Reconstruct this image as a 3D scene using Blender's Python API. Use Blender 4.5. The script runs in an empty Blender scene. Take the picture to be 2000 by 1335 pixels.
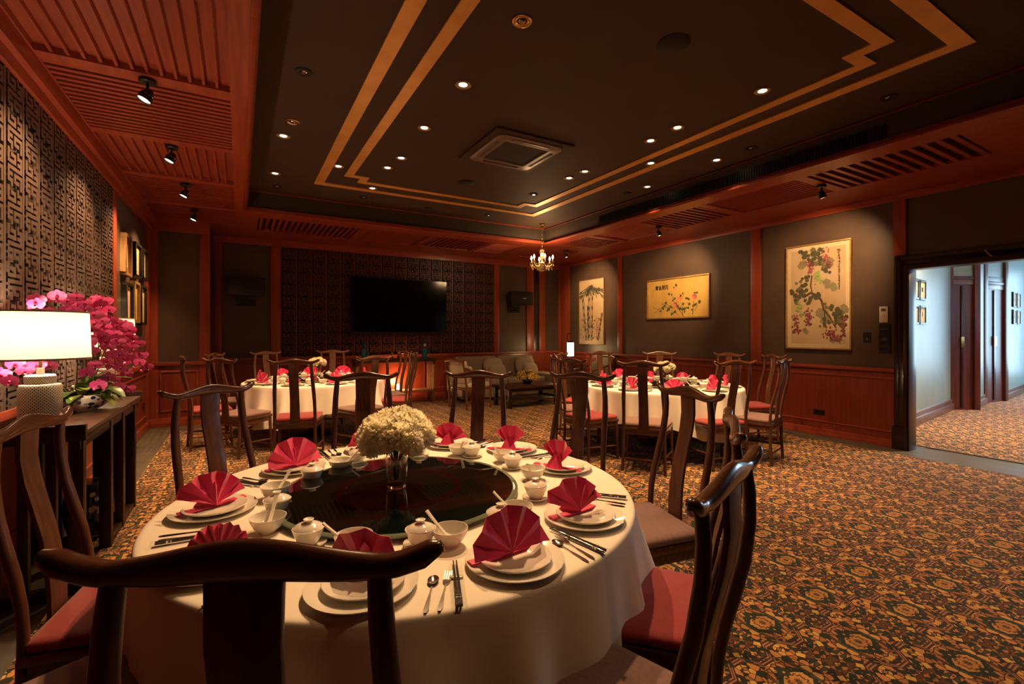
import bpy, bmesh, math, random
from mathutils import Vector, Matrix
PI = math.pi
S = bpy.context.scene
COL = S.collection
random.seed(7)
# ---------------------------------------------------------------- camera
YAW = math.atan2(532, 917)
CH = 1.45
cam_d = bpy.data.cameras.new('camera')
cam = bpy.data.objects.new('camera', cam_d)
COL.objects.link(cam)
cam.location = (0, 0, CH)
cam.rotation_euler = (PI / 2, 0, -YAW)
cam_d.sensor_width = 36.0
cam_d.lens = 917 / 2000 * 36.0
cam_d.shift_y = -17.5 / 2000
cam_d.clip_start = 0.02
S.camera = cam
# ---------------------------------------------------------------- world, exposure
wd = bpy.data.worlds.new('world')
S.world = wd
wd.use_nodes = True
wd.node_tree.nodes['Background'].inputs[0].default_value = (1.0, 0.62, 0.4, 1)
wd.node_tree.nodes['Background'].inputs[1].default_value = 0.02
S.view_settings.view_transform = 'Standard'
S.view_settings.look = 'None'
S.view_settings.exposure = 0.0
S.view_settings.gamma = 1.0
S.view_settings.use_curve_mapping = False
S.cycles.use_denoising = True
S.cycles.max_bounces = 8
S.cycles.diffuse_bounces = 5
S.cycles.sample_clamp_indirect = 3.0
S.cycles.caustics_reflective = False
S.cycles.caustics_refractive = False

WARM = (1.0, 0.56, 0.25)


def spot(loc, aim, watts, angle=75, blend=0.6, col=WARM, rad=0.04, name='spot_light'):
    d = bpy.data.lights.new(name, 'SPOT')
    d.energy = watts
    d.color = col
    d.spot_size = math.radians(angle)
    d.spot_blend = blend
    d.shadow_soft_size = rad
    o = bpy.data.objects.new(name, d)
    COL.objects.link(o)
    o.location = loc
    o.rotation_euler = (Vector(aim) - Vector(loc)).to_track_quat('-Z', 'Y').to_euler()
    return o


def point(loc, watts, col=WARM, rad=0.05, name='bulb_light'):
    d = bpy.data.lights.new(name, 'POINT')
    d.energy = watts
    d.color = col
    d.shadow_soft_size = rad
    o = bpy.data.objects.new(name, d)
    COL.objects.link(o)
    o.location = loc
    return o


def area(loc, aim, sx, sy, watts, col, name='area_light'):
    d = bpy.data.lights.new(name, 'AREA')
    d.energy = watts
    d.color = col
    d.shape = 'RECTANGLE'
    d.size = sx
    d.size_y = sy
    o = bpy.data.objects.new(name, d)
    COL.objects.link(o)
    o.location = loc
    o.rotation_euler = (Vector(aim) - Vector(loc)).to_track_quat('-Z', 'Y').to_euler()
    return o


def c2w(xc, zc):
    return (xc * math.cos(YAW) + zc * math.sin(YAW), -xc * math.sin(YAW) + zc * math.cos(YAW))


T1 = c2w(-0.44, 2.04)
T2 = c2w(-2.84, 6.80)
T3 = c2w(1.956, 6.19)
# downlights that are lit: (x, y, aim x, aim y, aim z, watts, cone)
LIT = [
    (1.58, 3.52, 0.85, 2.25, 0.75, 150, 62),
    (1.58, 4.45, 1.9, 5.2, 0, 70, 80),
    (1.62, 5.35, 1.3, 6.7, 0.7, 90, 70),
    (1.57, 5.75, 1.3, 6.9, 0.7, 90, 70),
    (1.04, 6.00, 0.95, 7.1, 0.7, 90, 75),
    (0.39, 6.67, 0.3, 7.2, 0, 70, 75),
    (1.61, 6.67, 2.2, 7.6, 0, 60, 80),
    (3.75, 4.64, 4.6, 4.4, 0.7, 100, 70),
    (3.73, 4.94, 4.2, 6.6, 0, 110, 80),
    (3.79, 2.35, 4.2, 2.2, 0, 130, 85),
    (3.74, 3.19, 4.4, 3.9, 0.7, 110, 75),
    (3.75, 3.55, 2.7, 4.6, 0, 100, 80),
    (4.25, 4.02, 4.8, 4.3, 0.7, 90, 75),
    (4.84, 3.56, 5.4, 3.2, 0, 110, 80),
    (0.39, 5.36, -0.2, 5.4, 0, 80, 75),
    (4.89, 4.69, 5.3, 5.6, 0, 90, 75),
]
for (x, y, ax, ay, az, w, ang) in LIT:
    spot((x, y, 3.455), (ax, ay, az), w * 2.3, ang, 0.7)
# the brass-rimmed fixture near the top of the picture is tilted at the near table
spot((1.59, 2.61, 3.455), (0.62, 1.75, 0.75), 300, 66, 0.6)
# the part of the coffer behind the camera carries the same downlights
for (x, y, ax, ay, az, w) in [(1.59, 0.75, 1.15, 0.95, 0.4, 28), (3.75, 1.2, 3.4, 1.9, 0, 50), (3.75, -0.8, 3.2, 0.4, 0, 20)]:
    spot((x, y, 3.455), (ax, ay, az), w * 2.0, 85, 0.8)
# hallway: warm downlight by the doorway, daylight from its far end
spot((9.0, 2.5, 3.3), (9.1, 3.3, 2.2), 260, 95, 1.0, (1.0, 0.74, 0.48), 0.06)
point((9.2, 1.2, 3.0), 120, (1.0, 0.66, 0.36), 0.2)
for hx, hy in ((8.3, 1.9), (10.2, 1.7), (12.4, 2.0), (14.8, 2.0)):
    spot((hx, hy, 3.4), (hx, hy, 0), 620, 84, 0.8, (1.0, 0.66, 0.38), 0.05)
area((17.3, 1.6, 1.7), (9.0, 2.6, 1.2), 3.4, 2.6, 230, (0.50, 0.76, 1.0), 'daylight')
area((12.5, -1.2, 2.2), (12.8, 3.4, 1.3), 5.0, 1.6, 40, (0.50, 0.76, 1.0), 'daylight')


# ================================================================ materials
def nmat(name):
    m = bpy.data.materials.new(name)
    m.use_nodes = True
    return m, m.node_tree.nodes, m.node_tree.links, m.node_tree.nodes['Principled BSDF']


def setp(b, rough=0.5, metal=0.0, spec=0.5, coat=0.0, coat_r=0.1, trans=0.0, ior=1.45, sheen=0.0, sss=0.0):
    b.inputs['Roughness'].default_value = rough
    b.inputs['Metallic'].default_value = metal
    b.inputs['Specular IOR Level'].default_value = spec
    b.inputs['Coat Weight'].default_value = coat
    b.inputs['Coat Roughness'].default_value = coat_r
    b.inputs['Transmission Weight'].default_value = trans
    b.inputs['IOR'].default_value = ior
    b.inputs['Sheen Weight'].default_value = sheen


def mk(name, c1, c2=None, scale=8.0, stretch=(1, 1, 1), bump=0.0, bscale=None, detail=4.0, lo=0.3, hi=0.7, emit=None, es=0.0, **k):
    """noise-mottled principled material"""
    m, N, L, b = nmat(name)
    setp(b, **k)
    c2 = c2 or tuple(v * 0.8 for v in c1)
    tc = N.new('ShaderNodeTexCoord')
    mp = N.new('ShaderNodeMapping')
    mp.inputs['Scale'].default_value = stretch
    L.new(tc.outputs['Object'], mp.inputs[0])
    n = N.new('ShaderNodeTexNoise')
    n.inputs['Scale'].default_value = scale
    n.inputs['Detail'].default_value = detail
    L.new(mp.outputs[0], n.inputs['Vector'])
    r = N.new('ShaderNodeValToRGB')
    r.color_ramp.elements[0].position = lo
    r.color_ramp.elements[1].position = hi
    r.color_ramp.elements[0].color = (*c1, 1)
    r.color_ramp.elements[1].color = (*c2, 1)
    L.new(n.outputs['Fac'], r.inputs[0])
    L.new(r.outputs[0], b.inputs['Base Color'])
    if bump:
        n2 = N.new('ShaderNodeTexNoise')
        n2.inputs['Scale'].default_value = bscale or scale
        n2.inputs['Detail'].default_value = 3
        L.new(mp.outputs[0], n2.inputs['Vector'])
        bp = N.new('ShaderNodeBump')
        bp.inputs['Strength'].default_value = bump
        bp.inputs['Distance'].default_value = 0.01
        L.new(n2.outputs['Fac'], bp.inputs['Height'])
        L.new(bp.outputs[0], b.inputs['Normal'])
    if emit:
        b.inputs['Emission Color'].default_value = (*emit, 1)
        b.inputs['Emission Strength'].default_value = es
    return m


def wood(name, c1, c2, axis, rough=0.35, spec=0.5, coat=0.0, sc=1.0, bump=0.05):
    st = {'x': (0.8, 14, 14), 'y': (14, 0.8, 14), 'z': (14, 14, 0.8)}[axis]
    return mk(name, c1, c2, scale=2.6 * sc, stretch=st, bump=bump, detail=6, lo=0.32, hi=0.68, rough=rough, spec=spec, coat=coat)


CH1, CH2 = (0.360, 0.068, 0.032), (0.235, 0.040, 0.019)
M = {}
for ax in 'xyz':
    M['cherry_' + ax] = wood('cherry_wood_' + ax, CH1, CH2, ax, rough=0.33)
M['dado'] = wood('dado_cherry_panel', (0.25, 0.044, 0.021), (0.18, 0.030, 0.014), 'z', rough=0.3)
M['slat_dark'] = wood('slat_backing_wood', (0.10, 0.022, 0.011), (0.06, 0.013, 0.007), 'x', rough=0.6)
M['darkwood'] = wood('dark_casing_wood', (0.030, 0.010, 0.007), (0.016, 0.006, 0.004), 'z', rough=0.32, coat=0.1)
M['wall'] = mk('dark_fabric_wall', (0.098, 0.064, 0.046), (0.076, 0.050, 0.036), scale=3, bump=0.03, bscale=60, rough=0.42, spec=0.5)
M['ceil'] = mk('dark_matt_ceiling', (0.058, 0.034, 0.024), (0.048, 0.028, 0.020), scale=2, rough=0.7, spec=0.25)
M['fascia'] = mk('dark_grey_fascia', (0.065, 0.048, 0.037), (0.050, 0.038, 0.029), scale=4, rough=0.55)
M['gold'] = mk('gold_leaf', (0.78, 0.42, 0.12), (0.66, 0.32, 0.085), scale=5, rough=0.42, metal=0.25)
M['fret'] = mk('bronzed_fretwork', (0.165, 0.115, 0.095), (0.120, 0.082, 0.068), scale=10, rough=0.33, metal=0.35)
M['fret_red'] = mk('dark_red_fretwork', (0.130, 0.040, 0.026), (0.095, 0.028, 0.019), scale=10, rough=0.42)
M['fret_back'] = mk('fretwork_backing', (0.016, 0.009, 0.006), (0.010, 0.006, 0.004), scale=6, rough=0.8)
M['black'] = mk('black_plastic', (0.012, 0.012, 0.012), (0.008, 0.008, 0.008), rough=0.4)
M['screen'] = mk('black_screen', (0.002, 0.002, 0.002), (0.002, 0.002, 0.002), rough=0.12)
M['acplastic'] = mk('beige_unit_plastic', (0.19, 0.14, 0.11), (0.16, 0.12, 0.095), rough=0.4)
M['chair'] = wood('lacquered_chair_wood', (0.105, 0.038, 0.018), (0.055, 0.020, 0.010), 'z', rough=0.42, coat=0.12, sc=1.5)
M['chair_x'] = wood('lacquered_rail_wood', (0.115, 0.044, 0.020), (0.060, 0.022, 0.011), 'x', rough=0.24, coat=0.4, sc=1.5)
M['red_cush'] = mk('red_woven_cushion', (0.27, 0.015, 0.020), (0.21, 0.012, 0.015), scale=60, bump=0.15, bscale=400, rough=0.75, sheen=0.3)
M['pur_cush'] = mk('mauve_woven_cushion', (0.20, 0.105, 0.090), (0.15, 0.078, 0.068), scale=60, bump=0.25, bscale=350, rough=0.8, sheen=0.3)
M['cloth'] = mk('white_tablecloth', (0.82, 0.77, 0.68), (0.78, 0.73, 0.64), scale=3, bump=0.12, bscale=7, rough=0.75, sheen=0.2)
M['china'] = mk('white_china', (0.80, 0.77, 0.70), (0.78, 0.75, 0.68), rough=0.12, coat=0.4)
M['napkin'] = mk('crimson_napkin', (0.68, 0.008, 0.115), (0.56, 0.006, 0.092), scale=20, bump=0.05, bscale=200, rough=0.6, sheen=0.4)
M['steel'] = mk('polished_steel', (0.62, 0.60, 0.56), (0.58, 0.56, 0.52), rough=0.16, metal=1.0)
M['brass'] = mk('aged_brass', (0.62, 0.40, 0.16), (0.5, 0.3, 0.12), rough=0.28, metal=1.0)
M['stick'] = mk('black_chopstick', (0.012, 0.009, 0.008), (0.008, 0.006, 0.006), rough=0.2)
M['susan'] = mk('dark_green_glass_top', (0.0030, 0.0055, 0.0042), (0.0025, 0.0045, 0.0035), rough=0.03, spec=0.6)
M['susan_ring'] = mk('dark_red_turntable_ring', (0.010, 0.003, 0.003), (0.008, 0.002, 0.002), rough=0.06)
M['susan_rim'] = mk('pale_green_glass_edge', (0.13, 0.16, 0.12), (0.12, 0.15, 0.11), rough=0.06, spec=0.6)


def petal_mat():
    m, N, L, b = nmat('cream_petals')
    setp(b, rough=0.6)
    b.inputs['Base Color'].default_value = (0.96, 0.92, 0.74, 1)
    t = N.new('ShaderNodeBsdfTranslucent'); t.inputs[0].default_value = (0.98, 0.94, 0.76, 1)
    mx = N.new('ShaderNodeMixShader'); mx.inputs[0].default_value = 0.5
    L.new(b.outputs[0], mx.inputs[1]); L.new(t.outputs[0], mx.inputs[2]); L.new(mx.outputs[0], N['Material Output'].inputs[0])
    return m


M['petal'] = petal_mat()
M['stem'] = mk('green_stem', (0.06, 0.10, 0.025), (0.04, 0.07, 0.02), rough=0.5)
M['leaf'] = mk('green_leaf', (0.10, 0.17, 0.04), (0.05, 0.10, 0.02), scale=12, rough=0.35)
M['leaf_var'] = mk('variegated_leaf', (0.42, 0.50, 0.24), (0.12, 0.20, 0.08), scale=18, rough=0.35)
M['leaf_lime'] = mk('lime_succulent_leaf', (0.46, 0.52, 0.12), (0.28, 0.36, 0.08), scale=10, rough=0.35)
M['orchid'] = mk('magenta_orchid_petal', (0.72, 0.070, 0.34), (0.86, 0.28, 0.54), scale=45, rough=0.5, lo=0.45, hi=0.8)
M['orchid_c'] = mk('dark_orchid_lip', (0.30, 0.008, 0.08), (0.20, 0.006, 0.05), rough=0.4)
M['yellow_fl'] = mk('yellow_petals', (0.80, 0.55, 0.10), (0.85, 0.70, 0.25), scale=25, rough=0.6)
M['sofa'] = mk('grey_linen', (0.30, 0.25, 0.19), (0.25, 0.21, 0.16), scale=40, bump=0.1, bscale=200, rough=0.85)
M['cushion'] = mk('beige_cushion_fabric', (0.40, 0.34, 0.26), (0.34, 0.29, 0.22), scale=40, bump=0.1, bscale=200, rough=0.85)
M['white_fab'] = mk('cream_seat_fabric', (0.60, 0.54, 0.45), (0.55, 0.5, 0.4), scale=20, rough=0.8)
M['armwood'] = wood('walnut_armchair_wood', (0.22, 0.09, 0.04), (0.14, 0.05, 0.02), 'z', rough=0.35)
M['console'] = wood('aged_dark_console_wood', (0.075, 0.035, 0.022), (0.035, 0.015, 0.010), 'y', rough=0.35)
M['console_leg'] = wood('dark_console_leg_wood', (0.030, 0.012, 0.008), (0.018, 0.007, 0.005), 'z', rough=0.4)
M['ltwood'] = wood('light_slat_wood', (0.30, 0.17, 0.08), (0.22, 0.12, 0.055), 'z', rough=0.4)
M['greyfloor'] = wood('grey_floor_boards', (0.115, 0.098, 0.074), (0.070, 0.062, 0.048), 'y', rough=0.45, sc=0.7, bump=0.1)
M['hallwall'] = mk('blue_grey_hall_wall', (0.22, 0.29, 0.29), (0.17, 0.235, 0.24), scale=2.5, rough=0.4, stretch=(1, 1, .4))
M['hallskirt'] = mk('brown_skirting', (0.16, 0.09, 0.08), (0.11, 0.06, 0.055), scale=6, rough=0.3)
M['halldoor'] = wood('mahogany_door', (0.12, 0.022, 0.014), (0.045, 0.010, 0.008), 'z', rough=0.38, coat=0.05, sc=.6)
M['plastic_w'] = mk('white_plastic', (0.70, 0.66, 0.58), (0.66, 0.62, 0.54), rough=0.4)
M['lcd'] = mk('grey_lcd', (0.10, 0.10, 0.06), (0.08, 0.08, 0.05), rough=0.3)
M['blueglaze'] = mk('turquoise_glaze', (0.02, 0.22, 0.34), (0.01, 0.10, 0.20), scale=15, rough=0.12, coat=0.5)
M['paper_w'] = mk('cream_mount_paper', (0.66, 0.56, 0.38), (0.60, 0.50, 0.33), scale=3, rough=0.8)
M['paper_g'] = mk('golden_silk', (0.66, 0.46, 0.12), (0.52, 0.34, 0.09), scale=4, stretch=(1, 6, .6), rough=0.55)
M['paper_t'] = mk('tan_painted_paper', (0.46, 0.34, 0.20), (0.56, 0.45, 0.30), scale=2.5, rough=0.8)
M['frame_g'] = mk('gilt_frame', (0.55, 0.36, 0.13), (0.42, 0.26, 0.09), scale=20, rough=0.35, metal=0.5)
M['frame_b'] = mk('black_frame', (0.014, 0.012, 0.010), (0.01, 0.009, 0.008), rough=0.35)
M['frame_t'] = wood('tan_wood_frame', (0.36, 0.22, 0.10), (0.25, 0.14, 0.06), 'z', rough=0.4)
M['crystal'] = mk('amber_crystal', (0.85, 0.62, 0.32), (0.75, 0.5, 0.22), rough=0.08, trans=0.5, ior=1.5)
M['soil'] = mk('brown_bark', (0.08, 0.05, 0.03), (0.04, 0.025, 0.015), scale=30, rough=0.9, bump=.4)
INK = {}
for nm, c in dict(leafdk=(0.080, 0.085, 0.045), leafmid=(0.17, 0.16, 0.075), leafgr=(0.26, 0.24, 0.14), grape=(0.24, 0.06, 0.085), grape2=(0.35, 0.10, 0.12), green=(0.32, 0.45, 0.14), branch=(0.09, 0.055, 0.03), black=(0.02, 0.018, 0.016),
                  pink=(0.75, 0.22, 0.24), peach=(0.80, 0.36, 0.20), yellow=(0.75, 0.48, 0.08), lgreen=(0.10, 0.15, 0.04), grey=(0.14, 0.14, 0.12), redink=(0.35, 0.06, 0.04), bg1=(0.50, 0.40, 0.26)).items():
    INK[nm] = mk('paint_' + nm, c, rough=0.7)


def emis(name, c, s, base=(0.8, 0.8, 0.8)):
    m, N, L, b = nmat(name)
    b.inputs['Base Color'].default_value = (*base, 1)
    b.inputs['Emission Color'].default_value = (*c, 1)
    b.inputs['Emission Strength'].default_value = s
    return m


M['lamp_on'] = emis('lit_lamp_face', (1.0, 0.78, 0.50), 14)
M['lamp_cool'] = emis('lit_cool_lamp_face', (1.0, 0.93, 0.80), 12)
M['bulb'] = emis('lit_bulb', (1.0, 0.80, 0.50), 18)
M['lantern'] = emis('lit_paper_lantern', (1.0, 0.80, 0.52), 2.6)


def shade_mat():
    # thin lampshade fabric: light of the bulb inside comes through it
    m, N, L, b = nmat('translucent_fabric_shade')
    N.remove(b)
    df = N.new('ShaderNodeBsdfDiffuse'); df.inputs[0].default_value = (0.85, 0.78, 0.62, 1)
    tr = N.new('ShaderNodeBsdfTranslucent'); tr.inputs[0].default_value = (0.84, 0.76, 0.64, 1)
    mx = N.new('ShaderNodeMixShader'); mx.inputs[0].default_value = 0.25
    L.new(df.outputs[0], mx.inputs[1]); L.new(tr.outputs[0], mx.inputs[2])
    L.new(mx.outputs[0], N['Material Output'].inputs[0])
    return m


M['shade'] = shade_mat()


def glass_mat(name, c=(1, 1, 1), rough=0.02):
    m, N, L, b = nmat(name)
    b.inputs['Base Color'].default_value = (*c, 1)
    setp(b, rough=rough, trans=1.0, ior=1.45)
    return m


M['glass'] = glass_mat('clear_glass', (1.0, 0.97, 0.92))


def film_mat():
    m, N, L, b = nmat('clear_plastic_sleeve')
    N.remove(b)
    t = N.new('ShaderNodeBsdfTransparent'); t.inputs[0].default_value = (.96, .96, .96, 1)
    g = N.new('ShaderNodeBsdfGlossy'); g.inputs['Roughness'].default_value = 0.12
    mx = N.new('ShaderNodeMixShader'); mx.inputs[0].default_value = 0.10
    L.new(t.outputs[0], mx.inputs[1]); L.new(g.outputs[0], mx.inputs[2]); L.new(mx.outputs[0], N['Material Output'].inputs[0])
    return m


M['sleeve'] = film_mat()


def lattice_mat():
    # white china base with fine diamond cut-work
    m, N, L, b = nmat('white_lattice_china')
    setp(b, rough=0.3)
    tc = N.new('ShaderNodeTexCoord')
    sp = N.new('ShaderNodeSeparateXYZ')
    L.new(tc.outputs['Object'], sp.inputs[0])
    at = N.new('ShaderNodeMath'); at.operation = 'ARCTAN2'
    L.new(sp.outputs['Y'], at.inputs[0]); L.new(sp.outputs['X'], at.inputs[1])
    def mth(op, a, bb=None):
        n = N.new('ShaderNodeMath'); n.operation = op
        for i, v in enumerate((a, bb)):
            if v is None: continue
            if isinstance(v, (int, float)): n.inputs[i].default_value = v
            else: L.new(v, n.inputs[i])
        return n.outputs[0]
    u = mth('MULTIPLY', at.outputs[0], 36 / (2 * PI))
    v = mth('MULTIPLY', sp.outputs['Z'], 62.0)
    f1 = mth('ABSOLUTE', mth('SUBTRACT', mth('FRACT', mth('ADD', u, v)), 0.5))
    f2 = mth('ABSOLUTE', mth('SUBTRACT', mth('FRACT', mth('SUBTRACT', u, v)), 0.5))
    mn = mth('MINIMUM', f1, f2)
    r = N.new('ShaderNodeValToRGB')
    r.color_ramp.elements[0].position = 0.14
    r.color_ramp.elements[0].color = (0.80, 0.76, 0.66, 1)
    r.color_ramp.elements[1].position = 0.20
    r.color_ramp.elements[1].color = (0.22, 0.19, 0.13, 1)
    L.new(mn, r.inputs[0])
    L.new(r.outputs[0], b.inputs['Base Color'])
    bp = N.new('ShaderNodeBump'); bp.inputs['Strength'].default_value = 0.6; bp.inputs['Distance'].default_value = 0.004; bp.invert = True
    L.new(mn, bp.inputs['Height']); L.new(bp.outputs[0], b.inputs['Normal'])
    return m


M['lattice'] = lattice_mat()


def blotch_mat(name, base, spot_c, scale, thr=0.5):
    m, N, L, b = nmat(name)
    setp(b, rough=0.15, coat=0.4)
    tc = N.new('ShaderNodeTexCoord')
    v = N.new('ShaderNodeTexVoronoi'); v.inputs['Scale'].default_value = scale
    n = N.new('ShaderNodeTexNoise'); n.inputs['Scale'].default_value = scale * 1.4
    L.new(tc.outputs['Object'], v.inputs['Vector']); L.new(tc.outputs['Object'], n.inputs['Vector'])
    a = N.new('ShaderNodeMath'); a.operation = 'ADD'
    L.new(v.outputs['Distance'], a.inputs[0]); L.new(n.outputs['Fac'], a.inputs[1])
    r = N.new('ShaderNodeValToRGB'); r.color_ramp.interpolation = 'LINEAR'
    r.color_ramp.elements[0].position = thr - 0.02; r.color_ramp.elements[0].color = (*spot_c, 1)
    r.color_ramp.elements[1].position = thr + 0.02; r.color_ramp.elements[1].color = (*base, 1)
    L.new(a.outputs[0], r.inputs[0]); L.new(r.outputs[0], b.inputs['Base Color'])
    return m


M['bluewhite'] = blotch_mat('blue_and_white_china', (0.75, 0.72, 0.64), (0.012, 0.02, 0.10), 22, 0.84)
M['stool'] = blotch_mat('dark_floral_garden_stool', (0.02, 0.025, 0.05), (0.50, 0.38, 0.22), 18, 0.80)


def carpet_mat():
    m, N, L, b = nmat('patterned_carpet')
    setp(b, rough=0.95, spec=0.1, sheen=0.2)
    tc = N.new('ShaderNodeTexCoord')
    sp = N.new('ShaderNodeSeparateXYZ')
    L.new(tc.outputs['Object'], sp.inputs[0])
    def mth(op, a, bb=None, cc=None):
        n = N.new('ShaderNodeMath'); n.operation = op
        for i, v in enumerate((a, bb, cc)):
            if v is None: continue
            if isinstance(v, (int, float)): n.inputs[i].default_value = v
            else: L.new(v, n.inputs[i])
        return n.outputs[0]
    P = 0.50
    # row index shifts each second row by half a motif
    y = mth('DIVIDE', sp.outputs['Y'], P * 0.62)
    x0 = mth('DIVIDE', sp.outputs['X'], P)
    row = mth('FLOOR', y)
    par = mth('FRACT', mth('MULTIPLY', row, 0.5))
    x = mth('ADD', x0, par)
    fx = mth('ABSOLUTE', mth('SUBTRACT', mth('FRACT', x), 0.5))
    fy = mth('ABSOLUTE', mth('SUBTRACT', mth('FRACT', y), 0.5))
    cb = N.new('ShaderNodeCombineXYZ')
    L.new(fx, cb.inputs[0]); L.new(mth('MULTIPLY', fy, 0.62), cb.inputs[1])
    # small flowers and leaves: cells over the folded coordinates
    vor = N.new('ShaderNodeTexVoronoi'); vor.inputs['Scale'].default_value = 17.0
    L.new(cb.outputs[0], vor.inputs['Vector'])
    sc = N.new('ShaderNodeSeparateColor')
    L.new(vor.outputs['Color'], sc.inputs[0])
    r = N.new('ShaderNodeValToRGB'); r.color_ramp.interpolation = 'CONSTANT'
    e = r.color_ramp.elements
    cols = [(0.0, (0.018, 0.022, 0.014)), (0.18, (0.36, 0.155, 0.055)), (0.40, (0.58, 0.33, 0.095)), (0.55, (0.12, 0.050, 0.020)), (0.66, (0.52, 0.235, 0.085)), (0.82, (0.060, 0.070, 0.045)), (0.90, (0.60, 0.38, 0.09))]
    e[0].position, e[0].color = 0, (*cols[0][1], 1)
    e[1].position, e[1].color = cols[1][0], (*cols[1][1], 1)
    for p, c in cols[2:]:
        q = e.new(p); q.color = (*c, 1)
    L.new(sc.outputs[0], r.inputs[0])
    # dark outline of the cells
    vd = N.new('ShaderNodeTexVoronoi'); vd.feature = 'DISTANCE_TO_EDGE'; vd.inputs['Scale'].default_value = 17.0
    L.new(cb.outputs[0], vd.inputs['Vector'])
    edge = mth('LESS_THAN', vd.outputs['Distance'], 0.055)
    def mix(f, a, bb):
        n = N.new('ShaderNodeMix'); n.data_type = 'RGBA'
        L.new(f, n.inputs['Factor'])
        for i, v in ((6, a), (7, bb)):
            if isinstance(v, tuple): n.inputs[i].default_value = (*v, 1)
            else: L.new(v, n.inputs[i])
        return n.outputs[2]
    c = mix(edge, r.outputs[0], (0.045, 0.020, 0.012))
    # medallion at the fold centre: petalled rings
    px = fx
    py = mth('MULTIPLY', fy, 0.62)
    rad = mth('SQRT', mth('ADD', mth('MULTIPLY', px, px), mth('MULTIPLY', py, py)))
    ang = mth('ARCTAN2', py, px)
    rr = mth('ADD', rad, mth('MULTIPLY', mth('SINE', mth('MULTIPLY', ang, 12.0)), 0.010))
    ring = lambda a, bb: mth('MULTIPLY', mth('GREATER_THAN', rr, a), mth('LESS_THAN', rr, bb))
    c = mix(ring(0.0, 0.165), c, (0.020, 0.026, 0.018))
    c = mix(ring(0.0, 0.135), c, (0.46, 0.25, 0.075))
    c = mix(ring(0.0, 0.088), c, (0.10, 0.045, 0.020))
    c = mix(ring(0.0, 0.070), c, (0.44, 0.20, 0.06))
    c = mix(ring(0.0, 0.028), c, (0.030, 0.034, 0.030))
    # zigzag bands between the rows
    tri = mth('ABSOLUTE', mth('SUBTRACT', mth('FRACT', mth('MULTIPLY', x0, 2.0)), 0.5))
    tri = mth('MINIMUM', mth('MAXIMUM', tri, 0.14), 0.36)
    zz = mth('ABSOLUTE', mth('SUBTRACT', mth('FRACT', mth('ADD', y, mth('MULTIPLY', tri, 0.9))), 0.28))
    c = mix(mth('LESS_THAN', zz, 0.065), c, (0.055, 0.018, 0.012))
    c = mix(mth('LESS_THAN', zz, 0.034), c, (0.36, 0.19, 0.10))
    c = mix(mth('LESS_THAN', zz, 0.012), c, (0.08, 0.03, 0.02))
    pn = N.new('ShaderNodeTexNoise'); pn.inputs['Scale'].default_value = 9.0; pn.inputs['Detail'].default_value = 1.0
    L.new(cb.outputs[0], pn.inputs['Vector'])
    dk = mth('MULTIPLY', mth('GREATER_THAN', pn.outputs['Fac'], 0.51), mth('LESS_THAN', sc.outputs[1], 0.66))
    c = mix(dk, c, (0.022, 0.028, 0.018))
    # large soft colour drift and pile
    n = N.new('ShaderNodeTexNoise'); n.inputs['Scale'].default_value = 240
    L.new(tc.outputs['Object'], n.inputs['Vector'])
    mr = N.new('ShaderNodeMapRange'); mr.inputs['To Min'].default_value = 0.6; mr.inputs['To Max'].default_value = 1.4
    L.new(n.outputs['Fac'], mr.inputs['Value'])
    mu = N.new('ShaderNodeMix'); mu.data_type = 'RGBA'; mu.blend_type = 'MULTIPLY'; mu.inputs['Factor'].default_value = 1.0
    L.new(c, mu.inputs[6]); L.new(mr.outputs[0], mu.inputs[7])
    L.new(mu.outputs[2], b.inputs['Base Color'])
    bp = N.new('ShaderNodeBump'); bp.inputs['Strength'].default_value = 0.35; bp.inputs['Distance'].default_value = 0.004
    L.new(n.outputs['Fac'], bp.inputs['Height']); L.new(bp.outputs[0], b.inputs['Normal'])
    return m


M['carpet'] = carpet_mat()


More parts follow.
